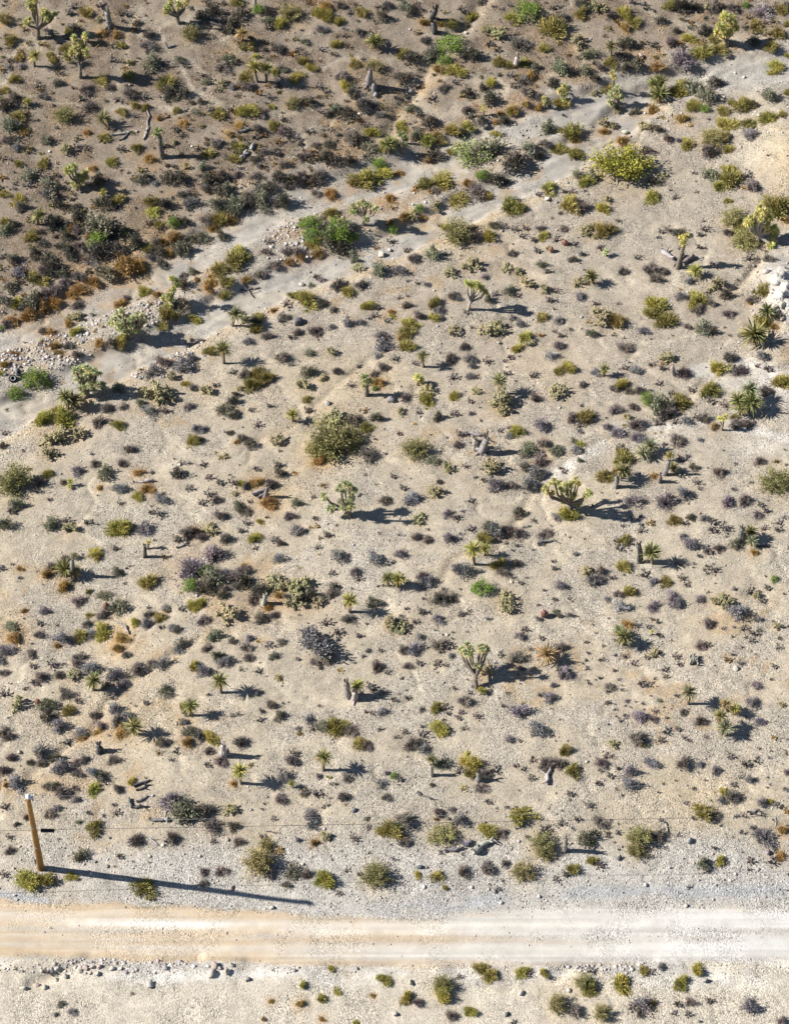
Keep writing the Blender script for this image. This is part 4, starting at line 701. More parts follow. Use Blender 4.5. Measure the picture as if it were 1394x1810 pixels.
def f_upright(h, n):
    def go():
        mb = MB()
        k = 14; c = np.c_[rng.normal(size=(k, 2)) * .17, np.zeros(k)]
        ci = rng.integers(0, k, n)
        D = nrm(hemi(n, .15, 1.0) + c[ci] * 2.2)
        P = c[ci] + D * rng.uniform(.02, .2, (n, 1)); P[:, 2] = np.abs(P[:, 2])
        L = rng.uniform(.22, .42, n) * (1.25 - .5 * np.linalg.norm(c[ci], axis=1))
        D2 = D * np.array([1, 1, h / .5]);
        tip = P + D * L[:, None]
        r = np.linalg.norm(tip[:, :2], axis=1); over = np.maximum(r / .52, 1)
        blades(mb, P, nrm(D2), L / over, .03, .05, vary(n, (1, 1, 1), .35))
        m = n
        Q = P + D * (L / over)[:, None] * rng.uniform(.5, 1.0, (n, 1))
        leaves(mb, Q, nrm(D + rng.normal(size=(n, 3)) * .4), .085, .035, vary(n, (1.08, 1.05, 1.0), .35))
        twigs(mb, 40, .45, h * .8, .016, (.6, .55, .8))
        return mb
    return go
def f_cholla():
    mb = MB()
    segs = []
    def grow(p, d, L, r, dep):
        q = p + d * L
        if q[2] < .03: q[2] = .03 + rng.random() * .05
        rr = np.hypot(q[0], q[1])
        segs.append((p, q, r, dep))
        if dep <= 0 or rr > .52 or q[2] > .62: return
        for _ in range(rng.integers(2, 4)):
            nd = nrm(d + rng.normal(size=3) * .75 + np.array([0, 0, .12]) + np.array([q[0], q[1], 0]) * .5)
            grow(q, nd, L * rng.uniform(.75, 1.0), r * .93, dep - 1)
    for _ in range(7):
        a = rng.uniform(0, 6.28)
        grow(np.array([rng.normal() * .05, rng.normal() * .05, 0.0]), nrm(np.array([math.cos(a) * .8, math.sin(a) * .8, rng.uniform(.35, 1.0)])), .16, .029, 3)
    for p, q, r, dep in segs[:260]:
        t = (.62, .55, .55) if dep == 3 else np.array([1, 1, 1]) * rng.uniform(.75, 1.25)
        tube(mb, [p, (p + q) / 2, q], [r * .8, r, r * .75], 5, t)
        if dep < 3:
            m = 9; w = rng.random((m, 1)); P = p * (1 - w) + q * w
            D = nrm(rng.normal(size=(m, 3)))
            leaves(mb, P, D, .055, .016, vary(m, (1.35, 1.35, 1.45), .25))
    return mb
def f_creosote_foliage():
    mb = MB(); n = 3300
    k = 70; D = hemi(k, .12, 1.0); T = D * rng.uniform(.6, 1.0, (k, 1)) * np.array([.5, .5, .55])
    ci = rng.integers(0, k, n); w = rng.uniform(.35, 1.12, (n, 1))
    P = T[ci] * w + rng.normal(size=(n, 3)) * .04; P[:, 2] = np.abs(P[:, 2]) + .02
    leaves(mb, P, nrm(D[ci] + rng.normal(size=(n, 3)) * .6), rng.uniform(.035, .06, n), .024, vary(n, (1, 1, 1), .4))
    return mb, T
def f_creosote_stems(T):
    mb = MB()
    for t in T:
        m = t * .5 + np.array([0, 0, -.04]); m[2] = max(m[2], .02)
        tube(mb, [np.array([0, 0, 0]) + t * .04, m, t * .98], [.009, .006, .003], 3, (.75, .7, 1.3), False)
    twigs(mb, 160, .5, .5, .006, (.95, .9, 1.4))
    return mb
def f_green_foliage():
    mb = MB(); n = 1700; k = 34
    P = clumped(n, k, .46, .56, .075)
    leaves(mb, P, nrm(P + rng.normal(size=(n, 3)) * .5), rng.uniform(.04, .075, n), .03, vary(n, (1, 1, 1), .4))
    return mb
def f_green_stems():
    mb = MB()
    for _ in range(26):
        t = hemi(1, .2, 1)[0] * np.array([.45, .45, .55])
        tube(mb, [(0, 0, 0), t * .5 + rng.normal(size=3) * .02 + np.array([0, 0, .05]), t], [.014, .009, .004], 4, (1.0, .65, 1.6), False)
    return mb
def f_barrel():
    mb = MB(); k, n = 14, 9
    zz = np.linspace(0, 1, n); r = .5 * np.sin(np.clip(zz * .86 + .14, 0, 1) * math.pi) ** .55
    th = np.arange(k) * 2 * math.pi / k; rib = np.where(np.arange(k) % 2 == 0, 1.0, .82)
    v = np.stack([r[:, None] * rib * np.cos(th), r[:, None] * rib * np.sin(th), np.repeat(zz[:, None] * 1.25, k, 1)], -1)
    i = np.arange(n - 1)[:, None] * k; j = np.arange(k)[None]
    f = np.stack([i + j, i + (j + 1) % k, i + k + (j + 1) % k, i + k + j], -1).reshape(-1, 4)
    mb.add(v.reshape(-1, 3), f, np.repeat(np.where(rib > .9, 1.25, .7)[None, :, None] * np.ones((n, 1, 3)), 1, 0).reshape(-1, 3))
    m = 260; P = v.reshape(-1, 3)[rng.integers(0, n * k, m)]
    leaves(mb, P, nrm(P * np.array([1, 1, .3]) + rng.normal(size=(m, 3)) * .3), .16, .03, vary(m, (1.9, 1.7, 1.5), .3))
    return mb
def f_hedgehog():
    mb = MB()
    for _ in range(26):
        a, r = rng.uniform(0, 6.28), .42 * math.sqrt(rng.random()); b = np.array([r * math.cos(a), r * math.sin(a), 0])
        h = rng.uniform(.3, .46)
        tube(mb, [b, b * 1.08 + [0, 0, h * .6], b * 1.12 + [0, 0, h * .92], b * 1.12 + [0, 0, h]], [.05, .055, .04, .008], 7, [(.35, .4, .3), (1, 1, 1), (1.3, 1.3, 1.3), (1.3, 1.3, 1.3)])
        m = 14; P = b * 1.1 + np.c_[np.zeros((m, 2)), rng.uniform(.1, h, m)]
        leaves(mb, P, nrm(rng.normal(size=(m, 3))), .1, .02, vary(m, (1.3, 1.3, 1.3), .2))
    return mb

FORMS = {
 'g': [f_leafy(.58, 900, 24, .085, 90, (.75, .7, .7)) for _ in range(9)],
 'n': [f_twiggy(.52, 440) for _ in range(9)],
 'a': [f_leafy(.60, 950, 26, .09, 70, (.8, .7, .75)) for _ in range(5)],
 'd': [f_leafy(.60, 800, 24, .095, 110, (.9, .8, .8)) for _ in range(5)],
 'o': [f_upright(.62, 560) for _ in range(9)],
 'y': [f_upright(.62, 600) for _ in range(8)],
 'r': [f_twiggy(.46, 560) for _ in range(5)],
 'p': [f_twiggy(.5, 480) for _ in range(4)],
 'w': [f_leafy(.55, 600, 18, .08, 120, (.9, .9, .9)) for _ in range(2)],
 'c': [f_cholla for _ in range(7)], 'b': [f_barrel], 'h': [f_hedgehog],
}
def ragged(mb):
    a1, a2, a3 = rng.uniform(.06, .24), rng.uniform(.05, .2), rng.uniform(.03, .12); p = rng.uniform(0, 6.28, 6)
    c = rng.normal(size=(5, 3)) * .35; cc = np.array([(.72, .72, .78), (1.25, 1.2, 1.05), (.95, .88, .85), (1.15, 1.05, .9), (.85, .9, .85)]) * rng.uniform(.85, 1.15, (5, 1))
    for i, v in enumerate(mb.v):
        th = np.arctan2(v[:, 1], v[:, 0])
        f = 1 + a1 * np.cos(2 * th + p[0]) + a2 * np.cos(3 * th + p[1]) + a3 * np.cos(5 * th + p[2])
        g = 1 + .22 * np.cos(th + p[3]) + .18 * np.cos(2 * th + p[4])
        w = np.exp(-((v[:, None] - c[None]) ** 2).sum(-1) / .06); w = w / (w.sum(1, keepdims=True) + .25)
        mb.t[i] = mb.t[i] * (1 + (w[:, :, None] * (cc - 1)[None]).sum(1))
        mb.v[i] = v * np.stack([f, f, g], 1)
    return mb
MESH = {}
for k, fs in FORMS.items():
    MESH[k] = [(ragged(f()) if k not in 'cbh' else f()).mesh(KINDS[k][0], M_FOL if k not in 'cbh' else M_BLADE) for f in fs]
CREO = []
for _ in range(4):
    fo, T_ = f_creosote_foliage()
    CREO.append((fo.mesh('foliage', M_FOL), f_creosote_stems(T_).mesh('stems', M_WOOD)))
GREEN = [(f_green_foliage().mesh('foliage', M_FOL), f_green_stems().mesh('stems', M_WOOD)) for _ in range(4)]

# shrubs, largest first; past 300 of a kind the rest become part of one mass
def shade(c, amt=.14):
    f = 1 + amt * (random.random() * 2 - 1)
    return tuple(max(0.01, x * f * (1 + .05 * (random.random() * 2 - 1))) for x in c)
order = sorted(range(len(PLANTS)), key=lambda i: -PLANTS[i][3])
counts = {}; keep = []; rest = []
for i in order:
    k = PLANTS[i][0]; counts[k] = counts.get(k, 0) + 1
    (keep if counts[k] <= 295 else rest).append(i)
def size_word(k, w):
    if k in 'bhw': return ''
    return 'large ' if w > 29 else 'tiny ' if w < 13 else ''
labs = label_all([(PLANTS[i][1], PLANTS[i][2], size_word(PLANTS[i][0], PLANTS[i][3]) + KINDS[PLANTS[i][0]][2]) for i in keep])
GROUPS = {'g': 'blue-grey shrubs of the field', 'n': 'brown-grey twiggy shrubs', 'a': 'sage-grey leafy shrubs', 'd': 'dark shrubs of the far slope', 'o': 'olive-green shrubs', 'y': 'yellow-green shrubs',
          'r': 'rust-orange dry shrubs', 'p': 'pale bare bushes', 'w': 'whitish bushes', 'G': 'fresh green bushes', 'C': 'creosote bushes', 'c': 'branching chollas', 'b': 'barrel cacti', 'h': 'hedgehog cacti'}
for i, lab in zip(keep, labs):
    k, u, v, w = PLANTS[i]; nm, cat, wd, hr, colr, lt = KINDS[k]
    s = float(PS[i]); loc = (float(PX[i]), float(PY[i]), float(PZ[i]) - .02 * s)
    rot = (0, 0, random.uniform(0, 6.28)); e = random.uniform(.92, 1.09); q = random.uniform(.88, 1.06); sc = (s * q * e, s * q / e, s * random.uniform(.7, 1.2))
    c = shade(colr)
    if k == 'G' and w > 70 and u > 800: c = (.29, .33, .13)
    if k == 'C' and w > 100 and u > 1050: c = (.345, .325, .060)
    if k in 'CG':
        o = bpy.data.objects.new(nm, None); COL.objects.link(o); o.empty_display_size = .2
        o.location = loc; o.rotation_euler = rot; o.scale = sc
        pair = random.choice(CREO if k == 'C' else GREEN)
        link('foliage', pair[0], o, color=c); link('stems', pair[1], o, color=(.20, .18, .13))
    else:
        o = link(nm, random.choice(MESH[k]), None, loc, rot, sc, c)
    tag(o, lab, cat, GROUPS[k])

# ------------------------------------------------------------------ Joshua trees
def f_rosette(n, lo, wd, droop, tint, tip=1.0):
    mb = MB(); D = hemi(n, lo, 1.0)
    L = rng.uniform(.55, 1.08, n) if n > 100 else rng.uniform(.72, 1.05, n)
    D = nrm(D + rng.normal(size=(n, 3)) * .12)
    tt = vary(n, tint, .32)
    dry = rng.random(n) < np.where(D[:, 2] < .15, .5, .08)
    tt[dry] *= np.array([1.45, 1.12, 1.15])
    blades(mb, D * .08, D, L, wd, droop * (1 - D[:, 2]) * rng.uniform(.3, 1.9, n), tt)
    return mb
J_ROS = [f_rosette(96, -.45, .13, .06, (1, 1, 1)).mesh('leaf_rosette', M_BLADE) for _ in range(4)]
Y_ROS = [f_rosette(150, -.45, .072, .14, (1, 1, 1)).mesh('leaf_rosette', M_BLADE) for _ in range(5)]
Y_SKIRT = [f_rosette(60, -.95, .08, .35, (1, 1, 1)).mesh('dead_leaf_skirt', M_BLADE) for _ in range(3)]
J_COL = [(.49, .50, .21), (.31, .36, .16), (.54, .54, .20), (.47, .51, .28)]
BARK = (.17, .145, .12); PALEBARK = (.30, .27, .235)
labelled = []
for sq, foot, tw, rw, tips, tone, lab in JOSHUA:
    uf, vf = S2P(sq, *foot); F = at_foot(uf, vf); ppm = px_per_m(*F)
    root = bpy.data.objects.new('joshua_tree', None); COL.objects.link(root); root.location = F; root.empty_display_size = .3
    tag(root, lab, 'tree', 'Joshua trees')
    rt = tw / SU / ppm / 2 * .95; rr = rw / SU / ppm / 2 * 1.3
    spread = (max(t[0] for t in tips) - min(t[0] for t in tips)) / SU / ppm
    pts = []
    for tx, ty in tips:
        u, v = S2P(sq, tx, ty)
        dy = random.uniform(-.28, .28) * spread + (.55 if 'dark trunk in the lower' in lab else .12) * (vf - v) / ppm
        p = rel3(F, uf, vf, u, v, dy)
        if p[2] < .25 * rr + .1: p[1] -= (.25 * rr + .1 - p[2]) * .6; p[2] = .25 * rr + .1
        pts.append(p)
    pts = np.array(pts); mean = pts.mean(0)
    bark = PALEBARK if 'pale limbs' in lab or 'white lower' in lab else BARK
    single = len(tips) <= 2
    fork = mean * (.86 if single else .42); fork[2] = max(fork[2], .12)
    if not single: fork[:2] *= .8
    mb = MB()
    tube(mb, [(0, 0, -.08), (0, 0, .04), fork * .5 + np.array([random.uniform(-.03, .03), random.uniform(-.03, .03), 0]), fork], [rt * 1.35, rt * 1.1, rt * .95, rt * .85], 9, [(.8, .8, .8), (1, 1, 1), (1.1, 1.1, 1.1), (1, 1, 1)], rough=.22)
    nb = 60; zz = rng.random(nb); P = fork[None] * zz[:, None]; a = rng.uniform(0, 6.28, nb); O = np.c_[np.cos(a), np.sin(a), -.5 * np.ones(nb)]
    leaves(mb, P + O * rt * .8, nrm(O), rt * .9, rt * .35, vary(nb, (1.15, 1.0, .85), .35))
    host = link('trunk', mb.mesh('trunk', M_WOOD, True), root, color=bark)
    jc = J_COL[tone]
    for p in pts:
        if not single:
            mb = MB()
            b0 = fork * random.uniform(.72, 1.0)
            mid = b0 * .45 + p * .55; mid[:2] += (p[:2] - b0[:2]) * .18; mid[2] -= .08 * np.linalg.norm(p - b0)
            mid[2] = max(mid[2], .08)
            tube(mb, [b0, b0 * .6 + mid * .4, mid, p], [rt * .72, rt * .66, rt * .58, rt * .5], 7, [(1, 1, 1), (1.05, 1.05, 1.05), (1.1, 1.1, 1.05), (1.2, 1.05, .8)], rough=.25)
            nb = 26; w = rng.uniform(.4, 1, (nb, 1)); P = mid * (1 - w) + p * w; D = nrm(rng.normal(size=(nb, 3)) + np.array([0, 0, -1.0]))
            leaves(mb, P, D, rr * .55, rr * .1, vary(nb, (1.9, 1.6, 1.0), .3))
            host = link('branch', mb.mesh('branch', M_WOOD, True), root, color=bark)
            ax = nrm(p - mid)
        else:
            ax = nrm(p - fork + np.array([0, 0, .15]))
        for q in range(1 if rw < 42 else 3 if len(tips) > 2 else 2):
            off = np.zeros(3) if q == 0 else rng.normal(size=3) * rr * .45 - ax * rr * (.25 + .3 * q)
            sc = rr * (1.0 if q == 0 else random.uniform(.7, .9))
            tilt = (math.atan2(math.hypot(ax[0], ax[1]), ax[2]) * .8)
            o = link('leaf_rosette', random.choice(J_ROS), host, p + off, (0, tilt, math.atan2(ax[1], ax[0])), (sc, sc, sc), shade(jc, .16))

# ------------------------------------------------------------------ yuccas
Y_COL = [(.235, .245, .095), (.36, .29, .14), (.235, .235, .115), (.38, .37, .12), (.27, .30, .18)]
Y_WORD = ['green yucca rosette', 'dry straw-coloured yucca', 'dull grey-green yucca', 'yellow-green yucca rosette', 'blue-green yucca rosette']
ycen = [S2P(sq, *c) for sq, f, c, w, t in YUCCA]
ylab = label_all([(u, v, Y_WORD[YUCCA[i][4]]) for i, (u, v) in enumerate(ycen)])
for (sq, foot, cen, w, tone), lab in zip(YUCCA, ylab):
    uf, vf = S2P(sq, *foot); F = at_foot(uf, vf); ppm = px_per_m(*F)
    uc, vc = S2P(sq, *cen)
    c = rel3(F, uf, vf, uc, vc, 0.0); R = w / SU / ppm / 2 * 1.28
    c[2] = max(c[2], .18 * R + .05)
    root = bpy.data.objects.new('yucca', None); COL.objects.link(root); root.location = F; root.empty_display_size = .2
    tag(root, lab, 'yucca', 'yuccas')
    if c[2] > .3 * R + .12:
        mb = MB(); r = min(.075, .16 * R)
        tube(mb, [(0, 0, -.06), c * .5 * np.array([1, 1, 1]), c], [r * 1.2, r, r * .9], 7, [(.8, .8, .8), (1, 1, 1), (1, 1, 1)], rough=.3)
        link('trunk', mb.mesh('trunk', M_WOOD, True), root, color=(.19, .155, .115))
        hs = min(R * .8, c[2] * .95)
        link('dead_leaf_skirt', random.choice(Y_SKIRT), root, c - np.array([0, 0, .06 * R]), (0, 0, random.uniform(0, 6.28)), (hs * .75, hs * .75, hs), shade((.30, .225, .12)))
    link('leaf_rosette', random.choice(Y_ROS), root, c, (random.uniform(-.15, .15), random.uniform(-.15, .15), random.uniform(0, 6.28)), (R, R, R), shade(Y_COL[tone], .12))

# ------------------------------------------------------------------ stumps and fallen wood
W_COL = [(.205, .192, .186), (.095, .09, .09), (.34, .32, .30)]
W_WORD = ['grey dead', 'dark dead', 'whitish dead']
slab = label_all([(*S2P(s[0], (s[1][0] + s[2][0]) / 2, (s[1][1] + s[2][1]) / 2), W_WORD[s[4]] + ' trunk stub standing') for s in STUMPS])
for (sq, foot, top, w, tone), lab in zip(STUMPS, slab):
    uf, vf = S2P(sq, *foot); F = at_foot(uf, vf); ppm = px_per_m(*F)
    t = rel3(F, uf, vf, *S2P(sq, *top), random.uniform(-.05, .05)); r = w / SU / ppm / 2
    mb = MB()
    ps = np.array([(0, 0, -.06), t * .12, t * .45 + rng.normal(size=3) * r * .12, t * .85, t])
    tube(mb, ps, [r * 1.15, r * 1.0, r * .85, r * .75, r * .45], 9, [(.7, .7, .7), (.9, .9, .9), (1.1, 1.1, 1.1), (1, 1, 1), (1.25, 1.2, 1.1)], rough=.75)
    for _ in range(4 if w > 43 else 0):
        a_ = rng.uniform(0, 6.28); d_ = np.array([math.cos(a_), math.sin(a_), 0]) * r * rng.uniform(1.8, 3.4)
        tube(mb, [(0, 0, r * .7), d_ * .5 + [0, 0, r * .35], d_ + [0, 0, -.02]], [r * .5, r * .38, r * .12], 6, (.95, .93, .9), rough=.4)
    for _ in range(0):
        a_ = rng.uniform(0, 6.28); b_ = np.array([math.cos(a_), math.sin(a_), 0]) * r * rng.uniform(2, 5); e_ = nrm(rng.normal(size=3) * [1, 1, .1]) * r * rng.uniform(1, 3)
        tube(mb, [b_ + [0, 0, r * .15], b_ + e_ + [0, 0, r * .15]], [r * .2, r * .1], 5, (1.2, 1.15, 1.1), rough=.4)
    n = 14; a = rng.uniform(0, 6.28, n); D = nrm(np.c_[np.cos(a) * .3, np.sin(a) * .3, np.ones(n)])
    leaves(mb, t * .95 + np.c_[np.cos(a), np.sin(a), a * 0] * r * .4, D, r * rng.uniform(.8, 2.4, n), r * .55, vary(n, (1.1, 1.05, 1), .3))
    n = 50; zz = rng.random(n); a = rng.uniform(0, 6.28, n); O = np.c_[np.cos(a), np.sin(a), -.3 * np.ones(n)]
    leaves(mb, t[None] * zz[:, None] + O * r * .7, nrm(O + np.array([0, 0, -.6])), r * .7, r * .22, vary(n, (1, .97, .92), .4))
    o = link('dead_stump', mb.mesh('dead_stump', M_WOOD, True), None, F, color=shade(W_COL[tone]))
    tag(o, lab, 'stump', 'dead trunk stumps')
LW = [('grey', 'dead log lying'), ('dark', 'dead branch lying'), ('whitish', 'dead log lying')]
llab = label_all([(*S2P(s[0], (s[1][0] + s[2][0]) / 2, (s[1][1] + s[2][1]) / 2), ('thin ' if s[3] < 20 else '') + LW[s[4]][0] + ' ' + LW[s[4]][1]) for s in LOGS])
for (sq, a, b, w, tone), lab in zip(LOGS, llab):
    ua, va = S2P(sq, *a); ub, vb = S2P(sq, *b)
    A_ = np.array(at_foot(ua, va)); B_ = np.array(at_foot(ub, vb)); r = w / SU / px_per_m(*A_) / 2 * .8
    L = np.linalg.norm(B_ - A_); sd = nrm(np.cross(B_ - A_, [0, 0, 1]))
    q = [A_ + (B_ - A_) * f + sd * L * random.uniform(-.06, .06) for f in (0, .25, .5, .75, 1)]
    for p in q: p[2] = float(land(p[0], p[1])) + r * random.uniform(.7, 1.3)
    base = A_.copy(); mb = MB()
    tube(mb, np.array(q) - base, np.array([.9, 1.05, .95, .8, .5]) * r, 8, [(1, 1, 1), (1.1, 1.1, 1.1), (.9, .9, .9), (1.05, 1.05, 1.05), (1.2, 1.2, 1.2)], rough=.4)
    for _ in range(3 if w < 28 else 2):
        f = random.uniform(.25, .9); p = A_ + (B_ - A_) * f - base + [0, 0, r]
        d = nrm(rng.normal(size=3) + [0, 0, .8]) * min(L * .35, .5)
        tube(mb, [p, p + d * .5, p + d + rng.normal(size=3) * .04], [r * .45, r * .35, r * .15], 5, (1, 1, 1), rough=.3)
    o = link('dead_log', mb.mesh('dead_log', M_WOOD, True), None, base, color=shade(W_COL[tone]))
    tag(o, lab, 'dead wood', 'fallen dead wood')

# ------------------------------------------------------------------ boulders
ICO = np.array([(-1, 1.618, 0), (1, 1.618, 0), (-1, -1.618, 0), (1, -1.618, 0), (0, -1, 1.618), (0, 1, 1.618), (0, -1, -1.618), (0, 1, -1.618), (1.618, 0, -1), (1.618, 0, 1), (-1.618, 0, -1), (-1.618, 0, 1)]) / 1.902
ICF = np.array([(0, 11, 5), (0, 5, 1), (0, 1, 7), (0, 7, 10), (0, 10, 11), (1, 5, 9), (5, 11, 4), (11, 10, 2), (10, 7, 6), (7, 1, 8), (3, 9, 4), (3, 4, 2), (3, 2, 6), (3, 6, 8), (3, 8, 9), (4, 9, 5), (2, 4, 11), (6, 2, 10), (8, 6, 7), (9, 8, 1)])
def subdiv(v, f):
    cache = {}; v = list(map(tuple, v)); out = []
    def mid(a, b):
        key = (min(a, b), max(a, b))
        if key not in cache:
            v.append(tuple((np.array(v[a]) + np.array(v[b])) / 2)); cache[key] = len(v) - 1
        return cache[key]
    for a, b, c in f:
        x, y, z = mid(a, b), mid(b, c), mid(c, a)
        out += [(a, x, z), (x, b, y), (z, y, c), (x, y, z)]
    return nrm(np.array(v)), np.array(out)
IV2, IF2 = subdiv(ICO, ICF)
def boulder_mesh():
    mb = MB(); v = IV2.copy()
    for _ in range(11):
        d = hemi(1, -1, 1)[0]; h = rng.uniform(.42, .78); over = np.maximum(v @ d - h, 0)
        v = v - over[:, None] * d
    v += rng.normal(size=v.shape) * .075
    mb.add(v * .58, IF2, vary(len(v), (1, 1, 1), .22))
    return mb.mesh('boulder', M_STONE)
BOULD = [boulder_mesh() for _ in range(7)]
R_COL = [(.26, .25, .245), (.42, .39, .35), (.10, .105, .12), (.36, .29, .27)]
R_WORD = ['grey boulder', 'pale stone', 'dark blue-grey boulder', 'pinkish stone']
rlab = label_all([(*S2P(s[0], *s[1]), R_WORD[s[3]]) for s in ROCKS])
for (sq, c, w, tone), lab in zip(ROCKS, rlab):
    F = at_foot(*S2P(sq, *c)); s = w / SU / px_per_m(*F)
    o = link('boulder', random.choice(BOULD), None, (F[0], F[1], F[2] + .17 * s), (random.uniform(-.3, .3), random.uniform(-.3, .3), random.uniform(0, 6.28)), (s * 1.05, s * random.uniform(.75, 1), s * random.uniform(.6, .8)), shade(R_COL[tone]))
    tag(o, lab, 'boulder', 'single boulders')

# ------------------------------------------------------------------ pole, wires, tyres
uf, vf = 72.5, 1535.0
F = at_foot(uf, vf); ppm = px_per_m(*F)
top = rel3(F, uf, vf, 49.5, 1411, -1.35)
pole = bpy.data.objects.new('utility_pole', None); COL.objects.link(pole); pole.location = F
tag(pole, 'leaning orange-brown wooden utility pole at the edge of the dirt road', 'utility pole')
mb = MB(); r0 = .16
fr = np.linspace(0, 1, 9)
fr = np.linspace(0, 1, 26)
tube(mb, [top * f - np.array([0, 0, .3 * (f == 0)]) for f in fr], r0 * (1 - .38 * fr), 24, (1, 1, 1), rough=.07)
gr = rng.uniform(.55, 1.25, 24)[None, :] * rng.uniform(.85, 1.12, (26, 24)) * np.linspace(.82, 1.15, 26)[:, None]
mb.t[0] = (gr.reshape(-1, 1) * np.array([[1.0, .98, .95]])).repeat(1, 0)
link('shaft', mb.mesh('shaft', M_POLE, True), pole, color=(.33, .185, .055))
ax = nrm(top)
mb = MB()
for dx, dy in ((0.02, 0.0),):
    b = top + np.array([dx, dy, 0])
    tube(mb, [b, b + ax * .1, b + ax * .12, b + ax * .2, b + ax * .22, b + ax * .30], [.05, .05, .12, .12, .07, .05], 12)
link('top_insulator', mb.mesh('top_insulator', M_STONE, True), pole, color=(.62, .64, .68))
mb = MB(); b = top + np.array([.13, .05, -.12])
tube(mb, [b + [0, 0, -.12], b + [0, 0, .14]], [.075, .075], 12)
link('bracket', mb.mesh('bracket', M_STONE, True), pole, color=(.5, .52, .56))
for f in (.34, .62):
    mb = MB(); b = top * f
    tube(mb, [b - ax * .03, b + ax * .03], [r0 * (1 - .38 * f) * 1.06] * 2, 16)
    link('band', mb.mesh('band', M_STONE, True), pole, color=(.30, .28, .25))
def wire(f, v_left, v_right, rad, colr, lab, side):
    a = top * f + np.array(F) + np.array([side, 0, 0])
    z = a[2]
    # where the wire leaves the view on the right, at the same height less a little sag
    x1, y1 = ray_at(1394.0, v_right, z - .35)
    dirx = (y1 - a[1]) / (x1 - a[0])
    xx = np.linspace(-75, 95, 60)
    yy = a[1] + dirx * (xx - a[0]); t = (xx - a[0]) / 90
    zz = z - np.where(xx >= a[0], .35 * 4 * t * (1 - t) * 1.0, .35 * 4 * (-t) * (1 + t))
    mb = MB(); P = np.stack([xx, yy, zz], 1)
    tube(mb, P - a, rad, 5, (1, 1, 1))
    o = link('wire', mb.mesh('wire', M_RUBBER, True), None, a, color=colr)
    tag(o, lab, 'wire', 'wires along the road')
    return a, P
f3 = (1535 - 1465) / (1535 - 1411.0); f2 = (1535 - 1450) / (1535 - 1411.0)
wire(1.02, 1403, 1385, .004, (.40, .40, .40), 'thin pale wire running along from the very top of the pole', .0)
wire(f2, 1450, 1432, .004, (.40, .40, .40), 'thin pale wire just above the dark cable', .12)
a3, P3 = wire(f3, 1465, 1443, .010, (.05, .05, .055), 'thin dark cable carrying a black sleeve beside the pole', .13)
mb = MB()
c3 = np.array([a3[0] + .45, np.interp(a3[0] + .45, P3[:, 0], P3[:, 1]), np.interp(a3[0] + .45, P3[:, 0], P3[:, 2]) - .07])
tube(mb, [(-.30, 0, 0), (-.27, 0, 0), (.27, 0, 0), (.30, 0, 0)], [.03, .085, .085, .03], 12)
for q in (-.2, .2):
    tube(mb, [(q, 0, .05), (q, 0, .1)], [.02, .02], 6)
tag(link('splice_case', mb.mesh('splice_case', M_RUBBER, True), None, c3, color=(.02, .02, .024)), 'black tube-shaped cable sleeve hanging on the dark wire right of the pole', 'cable sleeve')

def torus_part(R, r, zs, k=28, m=10, tread=0.0):
    mb = MB(); th = np.arange(k) * 2 * math.pi / k; ph = np.arange(m) * 2 * math.pi / m
    TH, PH = np.meshgrid(th, ph, indexing='ij')
    rr = r * (1 + tread * ((np.arange(k) % 2)[:, None] * (np.cos(PH) > .4)))
    q = np.stack([(R + rr * np.cos(PH)) * np.cos(TH), (R + rr * np.cos(PH)) * np.sin(TH), r * zs * np.sin(PH)], -1)
    i = np.arange(k)[:, None] * m; j = np.arange(m)[None]; i2 = (np.arange(k)[:, None] + 1) % k * m
    mb.add(q.reshape(-1, 3), np.stack([i + j, i2 + j, i2 + (j + 1) % m, i + (j + 1) % m], -1).reshape(-1, 4), (1, 1, 1))
    return mb
t_me = torus_part(.205, .085, 1.25, tread=.06).mesh('carcass', M_RUBBER, True)
b_me = torus_part(.158, .022, .8).mesh('bead_ring', M_STONE, True)
mb = MB(); tube(mb, [(0, 0, -.02), (0, 0, .02)], [.17, .17], 20)
disc_me = mb.mesh('dark_inner_disc', M_RUBBER)  # dark disc added to fill the tyre's opening, so its inside looks dark
for (x, y), rot, lab, pale in (((92, 285), (math.radians(28), math.radians(8), .3), 'old black tyre with pale inner ring lying on wash cobbles', .55), ((132, 250), (math.radians(20), math.radians(58), .2), 'dusty grey tyre leaning behind the black tyre with pale ring', .40)):
    F = at_foot(*S2P((0, 2), x, y))
    t = bpy.data.objects.new('tyre', None); COL.objects.link(t)
    t.location = (F[0], F[1], F[2] + (.12 if rot[1] < .5 else .22)); t.rotation_euler = rot
    tag(t, lab, 'tyre', 'old tyres')
    t.scale = (.78, .78, .78)
    link('carcass', t_me, t, color=(.022, .022, .026) if rot[1] < .5 else (.16, .16, .165))
    link('dark_inner_disc', disc_me, t, loc=(0, 0, -.02), color=(.03, .03, .035))
    link('bead_ring', b_me, t, loc=(0, 0, .085), color=(pale, pale, pale * 1.02))

